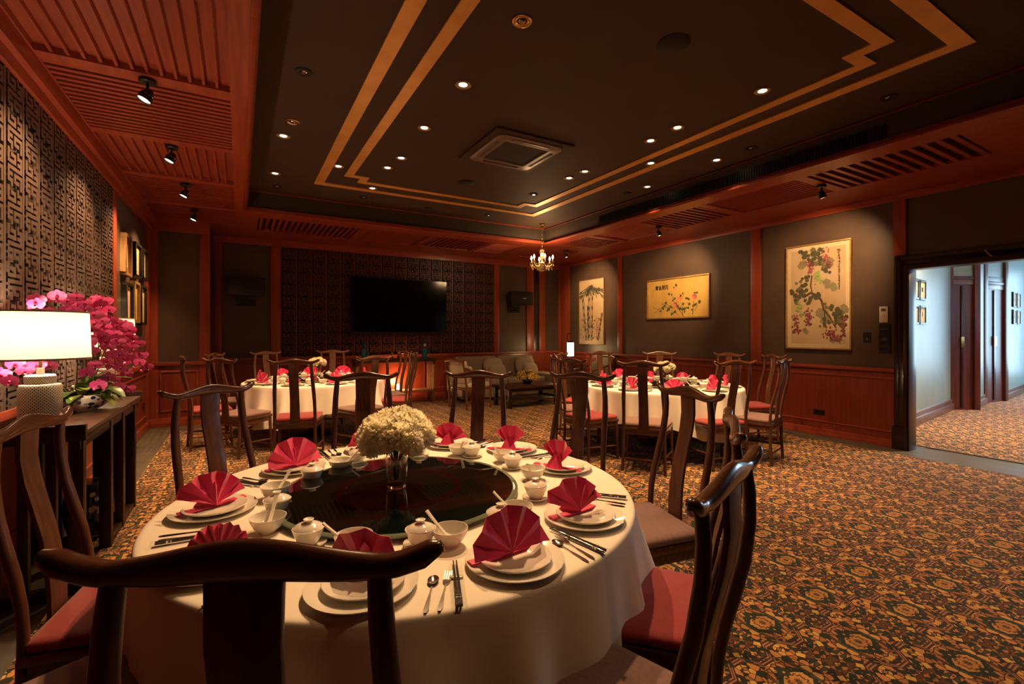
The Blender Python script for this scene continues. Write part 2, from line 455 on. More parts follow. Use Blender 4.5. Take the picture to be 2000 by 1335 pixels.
# ================================================================ mesh helpers
class MB:
    def __init__(self):
        self.v, self.f, self.mi = [], [], []

    def add(self, vs, fs, mi=0):
        n = len(self.v)
        self.v += [tuple(p) for p in vs]
        self.f += [tuple(i + n for i in f) for f in fs]
        self.mi += [mi] * len(fs)
        return self

    def box(self, x0, x1, y0, y1, z0, z1, mi=0, M4=None):
        vs = [(x0, y0, z0), (x1, y0, z0), (x1, y1, z0), (x0, y1, z0), (x0, y0, z1), (x1, y0, z1), (x1, y1, z1), (x0, y1, z1)]
        if M4: vs = [M4 @ Vector(p) for p in vs]
        return self.add(vs, [(0, 3, 2, 1), (4, 5, 6, 7), (0, 1, 5, 4), (1, 2, 6, 5), (2, 3, 7, 6), (3, 0, 4, 7)], mi)

    def hexa(self, bot, top, mi=0):
        """bottom quad and top quad, both counter-clockwise from above"""
        return self.add(list(bot) + list(top), [(0, 3, 2, 1), (4, 5, 6, 7), (0, 1, 5, 4), (1, 2, 6, 5), (2, 3, 7, 6), (3, 0, 4, 7)], mi)

    def loft(self, secs, mi=0, cap=True, closed=False):
        n = len(secs[0])
        vs = [p for s in secs for p in s]
        fs = []
        m = len(secs)
        for i in range(m if closed else m - 1):
            for j in range(n):
                a, b = i * n + j, i * n + (j + 1) % n
                c, d = ((i + 1) % m) * n + (j + 1) % n, ((i + 1) % m) * n + j
                fs.append((a, b, c, d))
        if cap and not closed:
            fs.append(tuple(range(n))[::-1])
            fs.append(tuple((m - 1) * n + k for k in range(n)))
        return self.add(vs, fs, mi)

    def tube(self, pts, r, n=8, mi=0, flat=None, up=None):
        """pts list; r number or list; flat = (a,b) section radii factors"""
        pts = [Vector(p) for p in pts]
        if not isinstance(r, (list, tuple)): r = [r] * len(pts)
        secs = []
        prev = None
        for i, p in enumerate(pts):
            t = (pts[min(i + 1, len(pts) - 1)] - pts[max(i - 1, 0)]).normalized()
            u = Vector(up) if up else (prev or (Vector((0, 0, 1)) if abs(t.z) < 0.9 else Vector((1, 0, 0))))
            a = t.cross(u)
            if a.length < 1e-5: a = t.cross(Vector((0, 1, 0)))
            a.normalize()
            b = a.cross(t).normalized()
            prev = b
            fa, fb = flat or (1, 1)
            secs.append([p + a * (math.cos(k * 2 * PI / n) * r[i] * fa) + b * (math.sin(k * 2 * PI / n) * r[i] * fb) for k in range(n)])
        return self.loft(secs, mi)

    def lathe(self, prof, n=24, c=(0, 0, 0), mi=0, sx=1, sy=1):
        """prof: list of (r, z); closes at r=0"""
        secs = []
        vs, fs = [], []
        idx = []
        for (r, z) in prof:
            if r < 1e-6:
                idx.append([len(vs)])
                vs.append((c[0], c[1], c[2] + z))
            else:
                idx.append(list(range(len(vs), len(vs) + n)))
                vs += [(c[0] + math.cos(k * 2 * PI / n) * r * sx, c[1] + math.sin(k * 2 * PI / n) * r * sy, c[2] + z) for k in range(n)]
        for A, B in zip(idx, idx[1:]):
            for k in range(n):
                k2 = (k + 1) % n
                if len(A) == 1 and len(B) == 1: continue
                if len(A) == 1: fs.append((A[0], B[k2], B[k]))
                elif len(B) == 1: fs.append((A[k], A[k2], B[0]))
                else: fs.append((A[k], A[k2], B[k2], B[k]))
        return self.add(vs, fs, mi)

    def grid(self, fn, nu, nv, mi=0):
        vs = [fn(i / nu, j / nv) for i in range(nu + 1) for j in range(nv + 1)]
        fs = [(i * (nv + 1) + j, (i + 1) * (nv + 1) + j, (i + 1) * (nv + 1) + j + 1, i * (nv + 1) + j + 1) for i in range(nu) for j in range(nv)]
        return self.add(vs, fs, mi)

    def pillow(self, cx, cy, cz, sx, sy, sz, p=0.35, n=12, M4=None, mi=0):
        """puffed cushion as a superellipsoid"""
        def sg(v, e): return math.copysign(abs(v) ** e, v)
        def fn(a, b):
            th = -PI / 2 + PI * a
            ph = 2 * PI * b
            q = Vector((cx + sx * sg(math.cos(th), p) * sg(math.cos(ph), p), cy + sy * sg(math.cos(th), p) * sg(math.sin(ph), p), cz + sz * sg(math.sin(th), 0.8)))
            return M4 @ q if M4 else q
        return self.grid(fn, n, n * 2, mi)

    def mesh(self, name, mats, bevel=0.0, smooth=True, ang=38, seg=2, solid=0.0):
        me = bpy.data.meshes.new(name)
        me.from_pydata([tuple(v) for v in self.v], [], self.f)
        for m in (mats if isinstance(mats, (list, tuple)) else [mats]): me.materials.append(m)
        me.polygons.foreach_set('material_index', self.mi)
        bm = bmesh.new()
        bm.from_mesh(me)
        bmesh.ops.remove_doubles(bm, verts=bm.verts, dist=1e-6)
        bmesh.ops.recalc_face_normals(bm, faces=bm.faces)
        if bevel:
            es = [e for e in bm.edges if len(e.link_faces) == 2 and e.calc_face_angle(0) > 0.6]
            bmesh.ops.bevel(bm, geom=es, offset=bevel, segments=seg, profile=0.6, affect='EDGES', clamp_overlap=True)
        if solid:
            bmesh.ops.solidify(bm, geom=list(bm.faces), thickness=solid)
        bm.to_mesh(me)
        bm.free()
        if smooth:
            me.shade_smooth()
            me.set_sharp_from_angle(angle=math.radians(ang))
        me.update()
        return me

    def build(self, name, mats, parent=None, **k):
        o = bpy.data.objects.new(name, self.mesh(name, mats, **k))
        COL.objects.link(o)
        if parent: o.parent = parent
        return o


def tag(o, label=None, cat=None, group=None, kind=None):
    if label: o['label'] = label
    if cat: o['category'] = cat
    if group: o['group'] = group
    if kind: o['kind'] = kind
    return o


def thing(name, label, cat, loc=(0, 0, 0), rz=0.0, group=None):
    o = bpy.data.objects.new(name, None)
    o.empty_display_size = 0.05
    COL.objects.link(o)
    o.location = loc
    o.rotation_euler = (0, 0, rz)
    return tag(o, label, cat, group)


def link_mesh(name, me, parent=None, loc=(0, 0, 0), rot=(0, 0, 0), sc=(1, 1, 1)):
    o = bpy.data.objects.new(name, me)
    COL.objects.link(o)
    if parent: o.parent = parent
    o.location = loc
    o.rotation_euler = rot
    o.scale = sc
    return o


def dup(root, loc, rz, label=None, group=None, rot=None):
    r = root.copy()
    COL.objects.link(r)
    r.location = loc
    r.rotation_euler = rot or (0, 0, rz)
    if label: r['label'] = label
    if group: r['group'] = group
    for ch in list(root.children):
        c = ch.copy()
        COL.objects.link(c)
        c.parent = r
        for g in ch.children:
            d = g.copy()
            COL.objects.link(d)
            d.parent = c
    return r


def struct(o):
    o['kind'] = 'structure'
    return o


# ================================================================ room shell
XL, XR, YB, YN = -1.20, 7.17, 9.85, -2.2
ZS = 3.20     # soffit
ZC = 3.48     # coffer ceiling
CX0, CX1, CY0, CY1 = 0.075, 5.16, -1.6, 7.62
floor = struct(MB().box(XL, XR + 0.37, YN, YB, -0.12, 0.0).build('floor', M['greyfloor']))
# hallway floor
struct(MB().box(XR + 0.37, 17.6, -2.2, 4.2, -0.12, 0.006).build('floor', M['carpet']))
# carpet of the room: notch at the left pier
cp = MB()
cp.box(-0.86, 0.2, YN, 8.42, 0.0, 0.010)
cp.box(0.2, 6.78, YN, 9.42, 0.0, 0.010)
tag(cp.build('carpet', M['carpet']), 'gold, orange and dark green oriental patterned carpet filling the dining room', 'carpet')
# threshold board
struct(MB().box(XR + 0.33, XR + 0.37, 0.3, 2.5, 0, 0.010).build('trim_1', M['greyfloor'], bevel=0.003))

# --- left wall
wl = struct(MB().box(XL - 0.2, XL, YN, YB, 0, 3.6).build('wall_left', M['wall']))
MB().box(XL, XL + 0.012, 2.72, 6.5, 0.97, 3.0).build('fret_backing', M['fret_back'], wl)


def fret_mesh(name, w, h, mat, depth=0.016):
    ux, uz = w / 12.0, h / 10.0
    st = [[(0.6, 0), (0.6, 10)], [(2.9, 10), (2.9, 6.6), (7.0, 6.6), (7.0, 8.4), (5.0, 8.4)],
          [(11.0, 0), (11.0, 3.4), (7.0, 3.4), (7.0, 1.6), (9.0, 1.6)], [(2.9, 5), (2.9, 1.6), (5.0, 1.6), (5.0, 0)],
          [(11.0, 5), (11.0, 8.4), (9.0, 8.4), (9.0, 10)], [(2.9, 5), (11.0, 5)], [(2.9, 3.3), (4.8, 3.3)], [(11.0, 6.7), (9.2, 6.7)]]
    mb = MB()
    hw, hh = 0.62 * ux, 0.50 * uz
    for s in st:
        for (a, b), (c, d) in zip(s, s[1:]):
            x0, x1 = min(a, c) * ux, max(a, c) * ux
            z0, z1 = min(b, d) * uz, max(b, d) * uz
            if a == c: x0 -= hw; x1 += hw; z0 = max(0, z0 - (hh if z0 > 0 else 0)); z1 = min(h, z1 + hh)
            else: z0 -= hh; z1 += hh; x0 -= hw; x1 += hw
            mb.box(x0, min(x1, w), -depth, 0, z0, z1)
    return mb.mesh(name, mat, smooth=False)


me_f = fret_mesh('fret_panel', 0.27, 0.2255, M['fret'])
for i in range(14):
    for j in range(9):
        # local +x runs towards -Y of the room; local -y faces +X
        link_mesh('fret_panel', me_f, wl, (XL + 0.012, 6.5 - 0.27 * (i + 1), 0.97 + 0.2255 * j), (0, 0, PI / 2))
# cherry strips, chair rail, wainscot on the left wall
def bx(x0, x1, y0, y1, z0, z1, name, mat, par, bev=0.004):
    return MB().box(x0, x1, y0, y1, z0, z1).build(name, mat, par, bevel=bev)


bx(XL, XL + 0.03, 6.5, 6.66, 1.0, 3.0, 'pilaster', M['cherry_z'], wl)
bx(XL, XL + 0.03, 8.66, 8.95, 0.0, 3.0, 'pilaster', M['cherry_z'], wl)
bx(XL, XL + 0.02, YN, 8.66, 0.0, 0.99, 'dado_board', M['dado'], wl)
bx(XL, XL + 0.045, YN, 8.95, 0.95, 1.0, 'chair_rail', M['cherry_y'], wl)
bx(XL, XL + 0.035, YN, 8.95, 0.0, 0.14, 'skirting', M['cherry_y'], wl)
bx(XL, XL + 0.05, YN, 8.95, 3.0, 3.09, 'cornice_board', M['cherry_y'], wl)
bx(XL, XL + 0.09, YN, 8.95, 3.08, ZS, 'cornice_board', M['cherry_y'], wl)


def dado_frame(par, axis, a0, a1, z0, z1, pos, sgn, w=0.018, t=0.012, mat=None):
    """thin raised moulding frame on a wainscot"""
    mb = MB()
    for (u0, u1, v0, v1) in ((a0, a1, z0, z0 + w), (a0, a1, z1 - w, z1), (a0, a0 + w, z0, z1), (a1 - w, a1, z0, z1)):
        p0, p1 = sorted((pos, pos + sgn * t))
        if axis == 'y': mb.box(p0, p1, u0, u1, v0, v1)
        else: mb.box(u0, u1, p0, p1, v0, v1)
    return mb.build('panel_moulding', mat or M['cherry_z'], par, bevel=0.003)


for a0, a1 in ((6.75, 8.55), (4.6, 6.6), (2.4, 4.45), (0.2, 2.25), (-2.0, 0.05)):
    dado_frame(wl, 'y', a0, a1, 0.24, 0.86, XL + 0.02, 1)

# --- back wall with the projecting left pier
wb = struct(MB().box(XL, XR + 0.3, YB, YB + 0.2, 0, 3.6).build('wall_back', M['wall']))
PX1, PYF = -0.41, 8.95
pier = MB().box(XL, PX1, PYF, YB, 0, 3.6).build('pier', M['wall'], wb)
bx(XL, -1.08, PYF - 0.02, PYF, 0, 3.04, 'pilaster', M['cherry_z'], wb)
bx(-0.55, PX1, PYF - 0.02, PYF, 0, 3.04, 'pilaster', M['cherry_z'], wb)
bx(XL, PX1, PYF - 0.022, PYF, 3.02, ZS, 'frieze_board', M['cherry_x'], wb)
bx(XL, PX1, PYF - 0.015, PYF, 0, 0.99, 'dado_board', M['dado'], wb)
bx(XL, PX1, PYF - 0.045, PYF, 0.95, 1.0, 'chair_rail', M['cherry_x'], wb)
bx(XL, PX1, PYF - 0.03, PYF, 0, 0.14, 'skirting', M['cherry_x'], wb)
dado_frame(wb, 'x', -1.06, -0.57, 0.24, 0.86, PYF - 0.015, -1)
bx(PX1, PX1 + 0.02, PYF, YB, 0, 3.1, 'pier_return', M['darkwood'], wb)
# back wall proper
fy = YB
for (a, b) in ((PX1 + .02, -0.28), (0.50, 0.66), (5.21, 5.35), (6.12, 6.33), (6.49, 6.67), (7.08, XR)):
    bx(a, b, fy - 0.03, fy, 0.99, 3.08, 'pilaster', M['cherry_z'], wb)
bx(6.33, 6.49, fy - 0.012, fy, 0, 3.08, 'dark_recess_strip', M['darkwood'], wb)
bx(PX1, XR, fy - 0.034, fy, 3.07, ZS, 'frieze_board', M['cherry_x'], wb)
bx(PX1, XR, fy - 0.02, fy, 0, 0.99, 'dado_board', M['dado'], wb)
bx(PX1, XR, fy - 0.05, fy, 0.95, 1.0, 'chair_rail', M['cherry_x'], wb)
bx(PX1, XR, fy - 0.035, fy, 0, 0.14, 'skirting', M['cherry_x'], wb)
for a0, a1 in ((-0.25, 0.5), (0.66, 1.9), (2.05, 3.5), (3.65, 5.2), (5.35, 6.1), (6.66, 7.1)):
    dado_frame(wb, 'x', a0, a1, 0.24, 0.86, fy - 0.02, -1)
bx(0.66, 5.21, fy - 0.012, fy, 1.0, 3.07, 'fret_backing', M['fret_back'], wb)
me_fb = fret_mesh('fret_panel_red', 4.55 / 17, 2.07 / 9, M['fret_red'])
for i in range(17):
    for j in range(9):
        link_mesh('fret_panel', me_fb, wb, (0.66 + 4.55 / 17 * i, fy - 0.012, 1.0 + 0.23 * j))

# --- right wall with the doorway
DY0, DY1, DZ = 0.55, 2.555, 2.25
wr = struct(MB().box(XR, XR + 0.12, DY1, YB + 0.2, 0, 3.6).box(XR, XR + 0.12, YN, DY0, 0, 3.6).box(XR, XR + 0.12, DY0, DY1, DZ, 3.6).build('wall_right', M['wall']))
for (a, b) in ((9.46, 9.78), (7.57, 7.72), (4.46, 4.63)):
    bx(XR - 0.03, XR, a, b, 0.99, 3.12, 'pilaster', M['cherry_z'], wr)
bx(XR - 0.035, XR, 2.58, 2.715, 2.42, 3.12, 'pilaster', M['cherry_z'], wr)
bx(XR - 0.034, XR, YN, YB, 3.11, ZS, 'frieze_board', M['cherry_y'], wr)
bx(XR - 0.02, XR, 2.70, YB, 0, 0.99, 'dado_board', M['dado'], wr)
bx(XR - 0.045, XR, 2.70, YB, 0.955, 1.0, 'chair_rail', M['cherry_y'], wr)
bx(XR - 0.03, XR, 2.70, YB, 0.86, 0.885, 'rail_moulding', M['cherry_y'], wr)
bx(XR - 0.03, XR, 2.70, YB, 0.19, 0.21, 'rail_moulding', M['cherry_y'], wr)
bx(XR - 0.04, XR, 2.70, YB, 0, 0.10, 'skirting', M['cherry_y'], wr)
bx(XR - 0.02, XR, YN, 0.35, 0, 0.99, 'dado_board', M['dado'], wr)
# door casing, stepped mouldings
cs = MB()
for (o, i, t) in ((0.15, 0.08, 0.035), (0.10, 0.03, 0.055), (0.04, 0.0, 0.075)):
    cs.box(XR - t, XR, DY1 + i, DY1 + o, 0, DZ + o)
    cs.box(XR - t, XR, DY0 - o, DY0 - i, 0, DZ + o)
    cs.box(XR - t, XR, DY0 - i, DY1 + i, DZ + i, DZ + o)
cs.box(XR - 0.075, XR + 0.13, DY1 - 0.02, DY1 + 0.0, 0, DZ)
cs.box(XR - 0.075, XR + 0.13, DY0, DY0 + 0.02, 0, DZ)
cs.box(XR - 0.075, XR + 0.13, DY0, DY1, DZ - 0.02, DZ)
cs.box(XR - 0.085, XR, DY1 - 0.005, DY1 + 0.155, 0, 0.28)
struct(cs.build('door_1', M['darkwood'], bevel=0.004))
hk = MB().tube([(XR - 0.04, 1.79, 2.30), (XR - 0.09, 1.80, 2.29), (XR - 0.12, 1.82, 2.32), (XR - 0.12, 1.84, 2.36)], 0.008, 8)
tag(hk.build('hook', M['brass']), 'small brass hook on the dark beam above the doorway', 'hook')
# --- near wall behind the camera
wn = struct(MB().box(XL - .2, XR + 0.25, YN - 0.2, YN, 0, 3.6).build('wall_near', M['wall']))
bx(XL, XR, YN, YN + 0.02, 0, 0.99, 'dado_board', M['dado'], wn)
bx(XL, XR, YN, YN + 0.045, 0.95, 1.0, 'chair_rail', M['cherry_x'], wn)

# --- coffer ceiling
ce = struct(MB().box(CX0 - .1, CX1 + .1, CY0 - .1, CY1 + .1, ZC, ZC + 0.12).build('ceiling', M['ceil']))
fs = MB()
fs.box(CX0 - 0.02, CX0, CY0, CY1, ZS, ZC).box(CX1, CX1 + 0.02, CY0, CY1, ZS, ZC)
fs.box(CX0, CX1, CY1, CY1 + 0.02, ZS, ZC).box(CX0, CX1, CY0 - 0.02, CY0, ZS, ZC)
fs.build('coffer_fascia', M['fascia'], ce)


def ring_rect(x0, x1, y0, y1, w, z0, z1, name, mat, par, bev=0.003):
    mb = MB()
    mb.box(x0, x0 + w, y0, y1, z0, z1).box(x1 - w, x1, y0, y1, z0, z1)
    mb.box(x0 + w, x1 - w, y0, y0 + w, z0, z1).box(x0 + w, x1 - w, y1 - w, y1, z0, z1)
    return mb.build(name, mat, par, bevel=bev)


ring_rect(CX0, CX1, CY0, CY1, 0.016, ZC - 0.02, ZC, 'coffer_bead', M['cherry_x'], ce)
ring_rect(CX0 - 0.02, CX1 + 0.02, CY0 - 0.02, CY1 + 0.02, 0.045, ZS - 0.02, ZS + 0.035, 'coffer_lip', M['cherry_x'], ce)
# gold inlays
ring_rect(0.87, 4.42, 1.20, 6.85, 0.115, ZC - 0.012, ZC, 'gold_band', M['gold'], ce, 0)


def path_strip(pts, w, z0, z1, name, mat, par):
    mb = MB()
    n = len(pts)
    L_, R_ = [], []
    for i in range(n):
        p0, p, p1 = Vector(pts[i - 1]), Vector(pts[i]), Vector(pts[(i + 1) % n])
        d0, d1 = (p - p0).normalized(), (p1 - p).normalized()
        n0, n1 = Vector((-d0.y, d0.x)), Vector((-d1.y, d1.x))
        m = (n0 + n1)
        m = m / (1 + n0.dot(n1))
        L_.append(p + m * w / 2)
        R_.append(p - m * w / 2)
    for i in range(n):
        j = (i + 1) % n
        q = [L_[i], R_[i], R_[j], L_[j]]
        mb.hexa([(a.x, a.y, z0) for a in q], [(a.x, a.y, z1) for a in q])
    return mb.build(name, mat, par, smooth=False)


ix0, ix1, iy0, iy1, nx, ny = 1.215, 4.075, 1.53, 6.46, 0.20, 0.19
path_strip([(ix0, iy0 + ny), (ix0, iy1 - ny), (ix0 + nx, iy1 - ny), (ix0 + nx, iy1), (ix1 - nx, iy1), (ix1 - nx, iy1 - ny), (ix1, iy1 - ny), (ix1, iy0 + ny), (ix1 - nx, iy0 + ny), (ix1 - nx, iy0), (ix0 + nx, iy0), (ix0 + nx, iy0 + ny)],
           0.10, ZC - 0.012, ZC, 'gold_band', M['gold'], ce)

# --- soffits with slatted panels
so = struct(MB().box(XL, CX0 - 0.02, YN, YB, ZS + 0.06, ZS + 0.2).box(CX1 + 0.02, XR, YN, YB, ZS + 0.06, ZS + 0.2)
            .box(CX0 - 0.02, CX1 + 0.02, CY1 + 0.02, YB, ZS + 0.06, ZS + 0.2).box(CX0 - 0.02, CX1 + 0.02, YN, CY0 - .02, ZS + 0.06, ZS + 0.2).build('ceiling', M['slat_dark']))


def soffit_panel(x0, x1, y0, y1, kind):
    """kind 'rib': boards with thin ribs along Y/X; 'slat': close dark-gapped slats"""
    par = None
    if kind[0] == 'rib':
        par = MB().box(x0, x1, y0, y1, ZS + 0.045, ZS + 0.058).build('backing_board', M['cherry_' + kind[1]], so)
        par.location = (0, 0, 0)
        # one shared rib mesh
        L_ = (y1 - y0) if kind[1] == 'y' else (x1 - x0)
        W_ = (x1 - x0) if kind[1] == 'y' else (y1 - y0)
        n = max(3, int(round(W_ / 0.078)))
        if kind[1] == 'y': me = MB().box(-0.009, 0.009, 0, L_, 0, 0.035).mesh('rib', M['cherry_y'], smooth=False)
        else: me = MB().box(0, L_, -0.009, 0.009, 0, 0.035).mesh('rib', M['cherry_x'], smooth=False)
        for i in range(1, n):
            t = i / n * W_
            link_mesh('rib', me, par, (x0 + t, y0, ZS + 0.01) if kind[1] == 'y' else (x0, y0 + t, ZS + 0.01))
    else:
        par = MB().box(x0, x1, y0, y1, ZS + 0.052, ZS + 0.058).build('slat_grille', M['slat_dark'], so)
        L_ = (x1 - x0) if kind[1] == 'x' else (y1 - y0)
        W_ = (y1 - y0) if kind[1] == 'x' else (x1 - x0)
        n = max(4, int(round(W_ / kind[2])))
        hw = W_ / n * kind[3] / 2
        if kind[1] == 'x': me = MB().box(0, L_, -hw, hw, 0, 0.035).mesh('slat', M['cherry_x'], smooth=False)
        else: me = MB().box(-hw, hw, 0, L_, 0, 0.035).mesh('slat', M['cherry_y'], smooth=False)
        for i in range(n):
            t = (i + 0.5) / n * W_
            link_mesh('slat', me, par, (x0, y0 + t, ZS + 0.008) if kind[1] == 'x' else (x0 + t, y0, ZS + 0.008))


def soffit_frame(x0, x1, y0, y1, holes):
    """solid board with rectangular openings sorted along y (or x)"""
    mb = MB()
    hs = sorted(holes, key=lambda h: h[2])
    mb.box(x0, hs[0][0], y0, y1, ZS, ZS + 0.06)
    mb.box(hs[0][1], x1, y0, y1, ZS, ZS + 0.06)
    yy = y0
    for h in hs:
        mb.box(hs[0][0], hs[0][1], yy, h[2], ZS, ZS + 0.06)
        yy = h[3]
    mb.box(hs[0][0], hs[0][1], yy, y1, ZS, ZS + 0.06)
    mb.build('soffit_board', M['cherry_y'], so)


LH = [(-1.10, -0.06, -1.0, 0.3, ('slat', 'x', 0.076, 0.50)), (-1.10, -0.06, 0.42, 1.55, ('slat', 'x', 0.076, 0.50)), (-1.10, -0.06, 1.67, 3.99, ('rib', 'y')),
      (-1.10, -0.06, 4.10, 5.24, ('slat', 'x', 0.076, 0.50)), (-1.10, -0.06, 5.35, 6.47, ('rib', 'y')), (-1.10, -0.06, 6.58, 7.72, ('slat', 'x', 0.076, 0.50)), (-1.10, -0.06, 7.84, 8.85, ('slat', 'x', 0.12, 0.3))]
soffit_frame(XL, CX0 - .02, YN, YB, [h[:4] for h in LH])
for h in LH: soffit_panel(*h)
RH = [(5.50, 6.36, -0.9, 0.2, ('slat', 'x', 0.105, 0.40)), (5.50, 6.36, 1.60, 2.90, ('slat', 'x', 0.105, 0.40)), (5.50, 6.36, 3.02, 4.22, ('rib', 'y')), (5.50, 6.36, 4.34, 5.42, ('slat', 'x', 0.105, 0.40)),
      (5.50, 6.36, 5.54, 6.60, ('rib', 'y')), (5.50, 6.36, 6.72, 7.50, ('slat', 'x', 0.105, 0.40)), (5.50, 6.36, 8.0, 9.2, ('rib', 'y'))]
soffit_frame(CX1 + .02, XR, YN, YB, [h[:4] for h in RH])
for h in RH: soffit_panel(*h)
# back soffit: openings run along x
BH = [(0.25, 1.75, 8.1, 9.1, ('slat', 'y', 0.09, 0.45)), (1.9, 3.0, 8.1, 9.1, ('rib', 'x')), (3.12, 4.2, 8.1, 9.1, ('slat', 'y', 0.105, 0.40)), (4.32, 5.0, 8.1, 9.1, ('rib', 'x'))]
mb = MB()
mb.box(CX0 - .02, CX1 + .02, CY1 + .02, 8.1, ZS, ZS + .06).box(CX0 - .02, CX1 + .02, 9.1, YB, ZS, ZS + .06)
xx = CX0 - .02
for h in BH:
    mb.box(xx, h[0], 8.1, 9.1, ZS, ZS + .06)
    xx = h[1]
mb.box(xx, CX1 + .02, 8.1, 9.1, ZS, ZS + .06)
mb.build('soffit_board', M['cherry_x'], so)
for h in BH: soffit_panel(*h)
struct(MB().box(CX0 - .02, CX1 + .02, YN, CY0 - .02, ZS, ZS + .06).build('trim_2', M['cherry_x']))

# supply air grille along the right fascia
g = thing('air_grille', 'long black slotted air grille along the right side of the ceiling recess', 'vent', (CX1, 0, 0))
MB().box(-0.012, 0.0, 2.02, 6.02, ZS + 0.045, ZS + 0.175).build('grille_frame', M['black'], g)
mb = MB()
for i in range(130):
    y = 2.04 + i * 0.0305
    if abs(y - 4.9) < 0.03: continue
    mb.box(-0.022, -0.012, y, y + 0.012, ZS + 0.055, ZS + 0.165)
o = mb.build('grille_bars', M['black'], g, smooth=False)
o['kind'] = 'stuff'

# --- hallway shell
HP = [(7.42, 2.98), (11.62, 3.50), (11.95, 3.30), (13.24, 3.46), (14.04, 3.40), (17.6, 3.75)]


def wall_seg(p, q, z0, z1, t, name, mat, par=None, off=0.0, bev=0):
    p, q = Vector(p), Vector(q)
    d = (q - p).normalized()
    n = Vector((d.y, -d.x))     # faces the hallway
    a, b = p + n * off, q + n * off
    c, e = b - n * t, a - n * t
    return MB().hexa([(v.x, v.y, z0) for v in (a, b, c, e)], [(v.x, v.y, z1) for v in (a, b, c, e)]).build(name, mat, par, bevel=bev)


wh = struct(wall_seg(HP[0], HP[1], 0, 3.6, 0.2, 'wall_hall', M['hallwall']))
for k, (p, q) in enumerate(zip(HP[1:], HP[2:])):
    if k in (0, 2):
        wall_seg(p, q, 2.62, 3.6, 0.1, 'transom_panel', M['hallwall'], wh)
        d1 = struct(wall_seg(p, q, 0, 2.36, 0.05, 'door_%d' % (2 + k // 2), M['halldoor'], None, 0.0))
        wall_seg(p, q, 2.36, 2.46, 0.14, 'door_header', M['hallskirt'], d1, 0.02, 0.01)
        wall_seg(p, q, 2.46, 2.52, 0.14, 'door_header', M['halldoor'], d1, 0.03, 0.01)
        wall_seg(p, q, 2.52, 2.62, 0.14, 'door_header', M['hallwall'], d1, 0.01, 0.01)
        dd = (Vector(q) - Vector(p)).normalized()
        for s0, s1 in ((-0.16, 0.0), (0.0, 0.14)):
            base = Vector(p) if s1 == 0 else Vector(q)
            wall_seg(base + dd * s0 * (1 if k == 2 else .8), base + dd * s1 * (1 if k == 2 else .8), 0, 3.6, 0.12, 'door_casing', M['darkwood'] if 0 else M['halldoor'], d1, 0.05, 0.02)
        pm = Vector(p).lerp(Vector(q), 0.45)
        wall_seg(Vector(p).lerp(Vector(q), 0.42), Vector(p).lerp(Vector(q), 0.52), 0.05, 2.34, 0.03, 'door_stile', M['darkwood'], d1, 0.02, 0.005)
        wall_seg(Vector(p).lerp(Vector(q), 0.40), Vector(p).lerp(Vector(q), 0.55), 1.18, 1.38, 0.02, 'lock_plate', M['brass'], d1, 0.03, 0.003)
    else:
        wall_seg(p, q, 0, 3.6, 0.2, 'wall_section', M['hallwall'], wh)
for (p, q) in ((HP[0], HP[1]), (HP[2], HP[3]), (HP[4], HP[5])):
    wall_seg(p, q, 0, 0.13, 0.05, 'skirting', M['hallskirt'], wh, 0.04, 0.01)
    wall_seg(p, q, 0.13, 0.21, 0.05, 'skirting_moulding', M['hallskirt'], wh, 0.02, 0.01)
struct(MB().box(XR + 0.12, 17.8, -2.4, -2.2, 0, 3.6).build('wall_hall_near', M['hallwall']))
struct(MB().box(17.6, 17.8, -2.2, 4.0, 0, 3.6).build('wall_hall_end', M['hallwall']))
struct(MB().box(XR + 0.12, 17.8, -2.4, 4.2, 3.5, 3.6).build('ceiling', M['plastic_w']))


# hallway pictures
def hall_frame(name, x, z0, z1, w, mat, label, motif, off):
    p, q = Vector(HP[0] if x < 11 else HP[4]), Vector(HP[1] if x < 11 else HP[5])
    d = (q - p).normalized()
    base = p + d * ((x - p.x) / d.x)
    t = thing(name, label, 'picture', (base.x, base.y, z0), math.atan2(d.y, d.x))
    h = z1 - z0
    b = 0.028
    mb = MB().box(0, w, -0.03, -0.002, 0, b).box(0, w, -0.03, -0.002, h - b, h).box(0, b, -0.03, -0.002, b, h - b).box(w - b, w, -0.03, -0.002, b, h - b)
    mb.build('frame', mat, t, bevel=0.003)
    MB().box(b, w - b, -0.015, -0.002, b, h - b).build('mount', M['paper_w'], t)
    if motif:
        mb = MB()
        mb.lathe([(0, 0), (0.035, 0), (0.05, 0.05), (0.045, 0.1), (0.02, 0.11), (0, 0.11)], 12, (0, 0, 0))
        vs = [(w / 2 + v[0] * (1 if motif == 1 else .4), -0.0155 + v[1] * 0.01, h * 0.40 + v[2] * .7) for v in mb.v]
        mb.v = vs
        mb.build('print', INK['black'], t)
    return t


hall_frame('picture_frame', 9.33, 1.98, 2.30, 0.36, M['frame_b'], 'upper small black-framed print of a dark shield shape on the hallway wall beside the doorway', 1, 0)
hall_frame('picture_frame', 9.33, 1.59, 1.89, 0.36, M['frame_b'], 'lower small black-framed print with a thin dark mark on the hallway wall beside the doorway', 2, 0)
hall_frame('picture_frame', 8.93, 1.98, 2.30, 0.34, M['frame_b'], 'upper black frame half hidden behind the door casing in the hallway', 0, 0)
hall_frame('picture_frame', 8.93, 1.59, 1.89, 0.34, M['frame_b'], 'lower black frame half hidden behind the door casing in the hallway', 0, 0)
hall_frame('picture_frame', 15.05, 2.04, 2.38, 0.40, M['frame_b'], 'upper left frame of the picture group at the far right of the hallway', 2, 0)
hall_frame('picture_frame', 15.05, 1.65, 1.98, 0.40, M['frame_b'], 'lower left frame of the picture group at the far right of the hallway', 2, 0)
